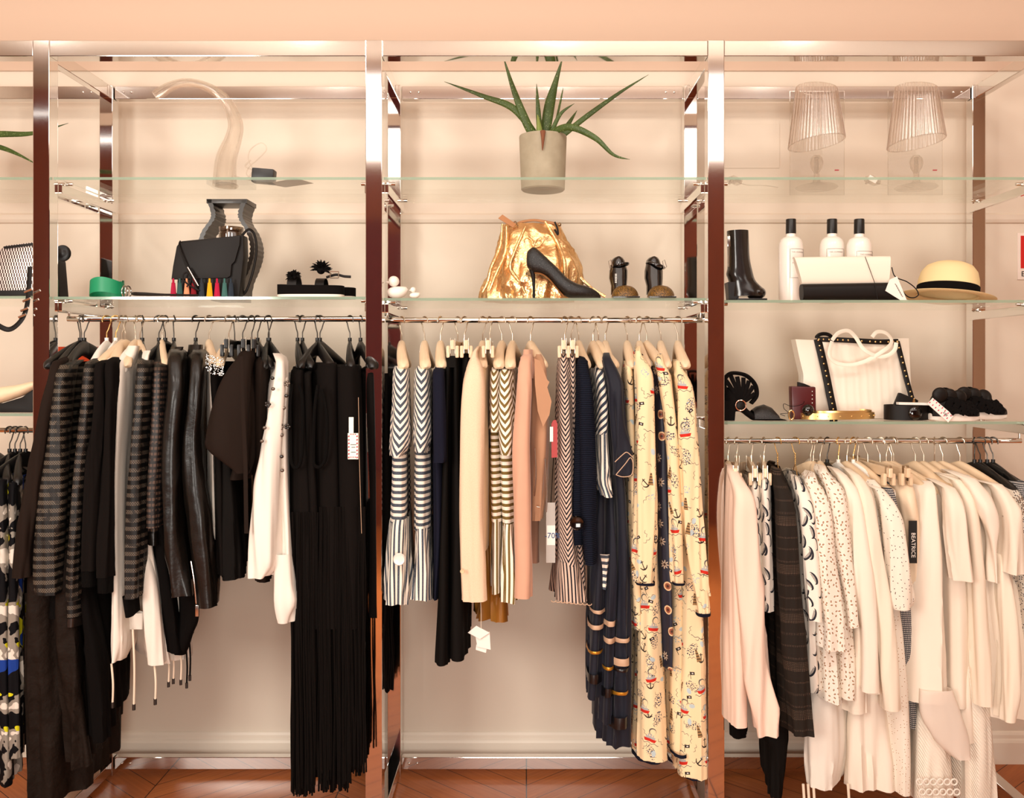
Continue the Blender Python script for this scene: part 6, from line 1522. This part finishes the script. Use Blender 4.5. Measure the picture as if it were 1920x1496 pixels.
# ruffled sneakers
for k, (x0, x1, Y, d) in enumerate([(1742, 1834, .05, 'black ruffled sneaker with white sole and pink patterned tag'), (1785, 1886, .13, 'black ruffled sneaker furthest right on the low shelf')]):
    t = thing('ruffled_sneaker', d, 'shoe', atz((x0+x1)/2, Y, z0), 'black ruffled sneakers')
    X0, X1 = WX(x0, Y), WX(x1, Y); L_ = X1-X0
    m = MB(); rings = []
    for z, s in ((z0, .93), (z0+.004, 1), (z0+.018, 1), (z0+.022, .97)):
        rings.append([Vector(((X0+X1)/2+L_/2*s*sg(math.cos(a), .75), Y+.036*s*sg(math.sin(a), .8)+(0), z+.006*max(0, math.cos(a))**3*(1 if z > z0+.01 else .3))) for a in [2*PI*j/36 for j in range(36)]])
    loft(m, rings); m.build('sole', rubber, t)
    m = MB(); rings = []
    for f, h, hw in smoothpts([(0.02, .040, .018), (.12, .066, .030), (.3, .070, .033), (.5, .060, .034), (.68, .044, .036), (.85, .030, .033), (.97, .016, .018)], 4):
        c0 = Vector((X0+L_*f, Y, z0+.018)); rings.append([c0+Vector((0, hw*math.cos(a), h*max(0, math.sin(a))**.8-(.004 if math.sin(a) < 0 else 0))) for a in [2*PI*j/24 for j in range(24)]])
    loft(m, rings); m.build('upper', black_l, t)
    rnd = random.Random(k+5)
    for j, f in enumerate((.05, .25, .46)):
        m = MB(); cc = Vector((X0+L_*(f+.08), Y-.030+.006*j, z0+.078-.004*j)); ell(m, cc, (.024, .011, .023), 18, 12, rot=Euler((rnd.uniform(-.3, .3), rnd.uniform(-.5, .5), 0))); m.build('petal', black_l, t)
    for j in range(5):
        m = MB(); cx_ = X0+L_*(.30+.12*j); zz = z0+.092-.010*j; Q = []
        for q_ in range(40):
            g = q_/39; a = PI*g; Q.append(Vector((cx_+.007*math.sin(g*38+j), Y-.044*math.cos(a)*1.0, z0+.02+(zz-z0-.02)*math.sin(a)+.003*math.cos(g*31))))
        tube(m, Q, .0095, 6, flat=(.45, 1)); m.build('ruffle', suedeb, t)
    if k == 0:
        m = MB(); y = .0; tg = MB()
        y = .005
        prism(tg, [(WX(a, y), WZ(cc, y)) for a, cc in ((1749, 746), (1739, 757), (1778, 792), (1788, 779))], y, y+.002); tgo = tg.build('price_tag', paper, t, smooth=False, label='white tag with pink marks')
        m = MB()
        for j in range(7):
            for s in (0, 1):
                px = 1748+j*5.4+(-5 if s else 3)*.9; py = 750+j*4.9+(5 if s else -0)*.9
                box(m, W(px-1.4, py+.9, y-.0008), W(px+1.4, py-.9, y-.0001), rot=Euler((0, -.8, 0)))
        m.build('tag_print', M('pink print', '#c43a5a', .6), tgo, smooth=False)
        text_mb('2,80', .0095, W(1771, 777, y-.0012), M=Euler((PI/2, math.radians(52), 0), 'XYZ').to_matrix(), depth=.0002).build('tag_price', ink, tgo, smooth=False)
# ================= top shelf right: clear ribbed lamps
def ribbed_lamp(px, Y, d):
    z = ZT+.0005; b = atz(px, Y, z); t = thing('table_lamp', d, 'lamp', b, 'clear ribbed table lamps')
    k = (Y+CD)/F
    m = MB(); lathe(m, [(0, 0), (.060, 0), (.066, .004), (.060, .009), (.03, .013), (.012, .022), (.008, .040), (.009, .052), (.018, .068), (.021, .085), (.017, .098), (.010, .106), (0, .106)], b, 36); m.build('base', acrylic, t)
    m = MB(); lathe(m, [(0, .05), (.005, .05), (.007, .062), (.006, .085), (.007, .10), (0, .102)], b, 16); m.build('light_bulb', acrylic, t)
    zt, zb_ = WZ(166, Y)-z, WZ(268, Y)-z
    rt = 37*k; rb = 51*k
    n = 200; rings = []
    for i in range(9):
        f = i/8; ring = []
        for q_ in range(n):
            a = 2*PI*q_/n; rr = (rb+(rt-rb)*f)*(1+.022*math.sin(a*50))
            hz = zb_+(zt-zb_)*f+(.013*math.cos(a+.5)*(1-f)-.007*math.cos(a)*f)
            ring.append(b+Vector((rr*math.cos(a), rr*math.sin(a), hz)))
        rings.append(ring)
    m = MB(); loft(m, rings, (False, False)); o = m.build('lamp_shade', ribm, t, ang=80)
    m = MB()
    for q_ in range(0, n, 5): tube(m, [rings[i][q_] for i in (0, 2, 4, 6, 8)], .00075, 5)
    m.build('ribs', ribl, o)
    m = MB(); tube(m, rings[0][::4], .0016, 6, closed=True); m.build('shade_rim', acrylic, o)
    m = MB(); tube(m, rings[-1][::4], .0012, 6, closed=True); m.build('shade_rim', acrylic, o)
    return t
def ribmat():
    m = bpy.data.materials.new('ribbed clear plastic'); m.use_nodes = True; tt = m.node_tree; tt.nodes.clear(); q = NT(m)
    out = q.n('OutputMaterial'); tr = q.n('BsdfTransparent', {0: (.93, .915, .90, 1)}); gl = q.n('BsdfGlossy', {0: (1, .98, .96, 1), 1: .18}); df = q.n('BsdfTranslucent', {0: lin('#f6e6d8')})
    a = q.n('MixShader', {0: .55, 1: gl.outputs[0], 2: df.outputs[0]}); b = q.n('MixShader', {0: .22, 1: tr.outputs[0], 2: a.outputs[0]})
    tt.links.new(b.outputs[0], out.inputs[0]); return m
ribm = ribmat()
ribl = M('clear rib plastic', '#f4e2d2', .15, alpha=.45)
for px, d, py in ((1531, 'clear ribbed table lamp on the top shelf, left of the two', 0), (1718, 'clear ribbed table lamp on the top shelf, right of the two', 0)):
    ribbed_lamp(px, .20, d)
for px, d in ((1533, 'clear plastic backing sheet behind the left ribbed lamp'), (1717, 'clear plastic backing sheet behind the right ribbed lamp')):
    Y = .31; t = thing('plastic_sheet', d, 'packaging', atz(px, Y, ZT), 'clear packaging sheets')
    mb_ = MB(); k = (Y+CD)/F; X = WX(px, Y)
    box(mb_, (X-52*k, Y, ZT+.0005), (X+50*k, Y+.002, WZ(171, Y)), .0004); mb_.build('sheet', film, t, smooth=False)
    m = MB(); 
    for a, c2 in (((X-52*k, ZT+.001), (X-52*k, WZ(171, Y))), ((X-52*k, WZ(171, Y)), (X+50*k, WZ(171, Y))), ((X+50*k, WZ(171, Y)), (X+50*k, ZT+.001))): tube(m, [(a[0], Y, a[1]), (c2[0], Y, c2[1])], .0010, 6)
    m.build('sheet_edge', acrylic, t)
    m = MB(); box(m, W(px+32, 320, Y-.001), W(px+40, 318, Y-.0003)); m.build('red_mark', redi, t, smooth=False)
for px, d in ((1378, 'clear plug and coiled cable near the right post'), (1636, 'clear plug with white label between the ribbed lamps')):
    t = thing('power_plug', d, 'plug', atz(px, .12, ZT))
    m = MB(); box(m, atz(px-9, .10, ZT+.001), atz(px+9, .13, ZT+.018), .003, Euler((0, .3, .4))); m.build('plug_body', acrylic, t)
    m = MB(); c = atz(px, .13, ZT+.012); tube(m, [c+Vector((.016*math.cos(a*1.3+.3*math.sin(a)), .022*math.sin(a), .006*math.sin(a*2.3))) for a in [j*.45 for j in range(40)]], .0017, 6); tube(m, smoothpts([c, c+Vector((.04, .02, -.009)), c+Vector((.10, .03, -.009)), c+Vector((.15, .06, -.009))], 5), .0016, 6); m.build('cable', M('clear pvc cable', '#d9cbb9', .3, alpha=.6) if px < 1400 else bpy.data.materials['clear pvc cable'], t)
    if px > 1600:
        m = MB(); box(m, atz(px-7, .085, ZT+.001), atz(px+7, .095, ZT+.016), .0005, Euler((.3, .5, 0))); m.build('label', paper, t, smooth=False)
# --- wall items
Yw = WALLY-.004
t = thing('wall_sign', 'white wall sign with red panel at the right edge', 'sign', W(1925, 520, Yw))
box(MB(), W(1908, 524, Yw), W(1990, 437, WALLY-.0005)).build('board', M('white sign board', '#f4e6da', .5), t, smooth=False)
box(MB(), W(1914, 503, Yw-.001), W(1984, 442, Yw-.0002)).build('red_panel', M('red sign paint', '#cf1710', .45), t, smooth=False)
text_mb('EXTINTOR', .0265, W(1949, 518, Yw-.0012), depth=.0004).build('lettering', ink, t, smooth=False)
mbp = MB(); k = (Yw+CD)/F
a, b_ = W(1350, 315, Yw), W(1462, 232, Yw)
box(mbp, (a.x, WALLY-.003, a.z), (b_.x, WALLY-.0002, b_.z), .001); o = mbp.build('access_panel', wall_m, None, smooth=False); tag(o, 'square cream access panel set in the wall behind the right top shelf', 'panel')
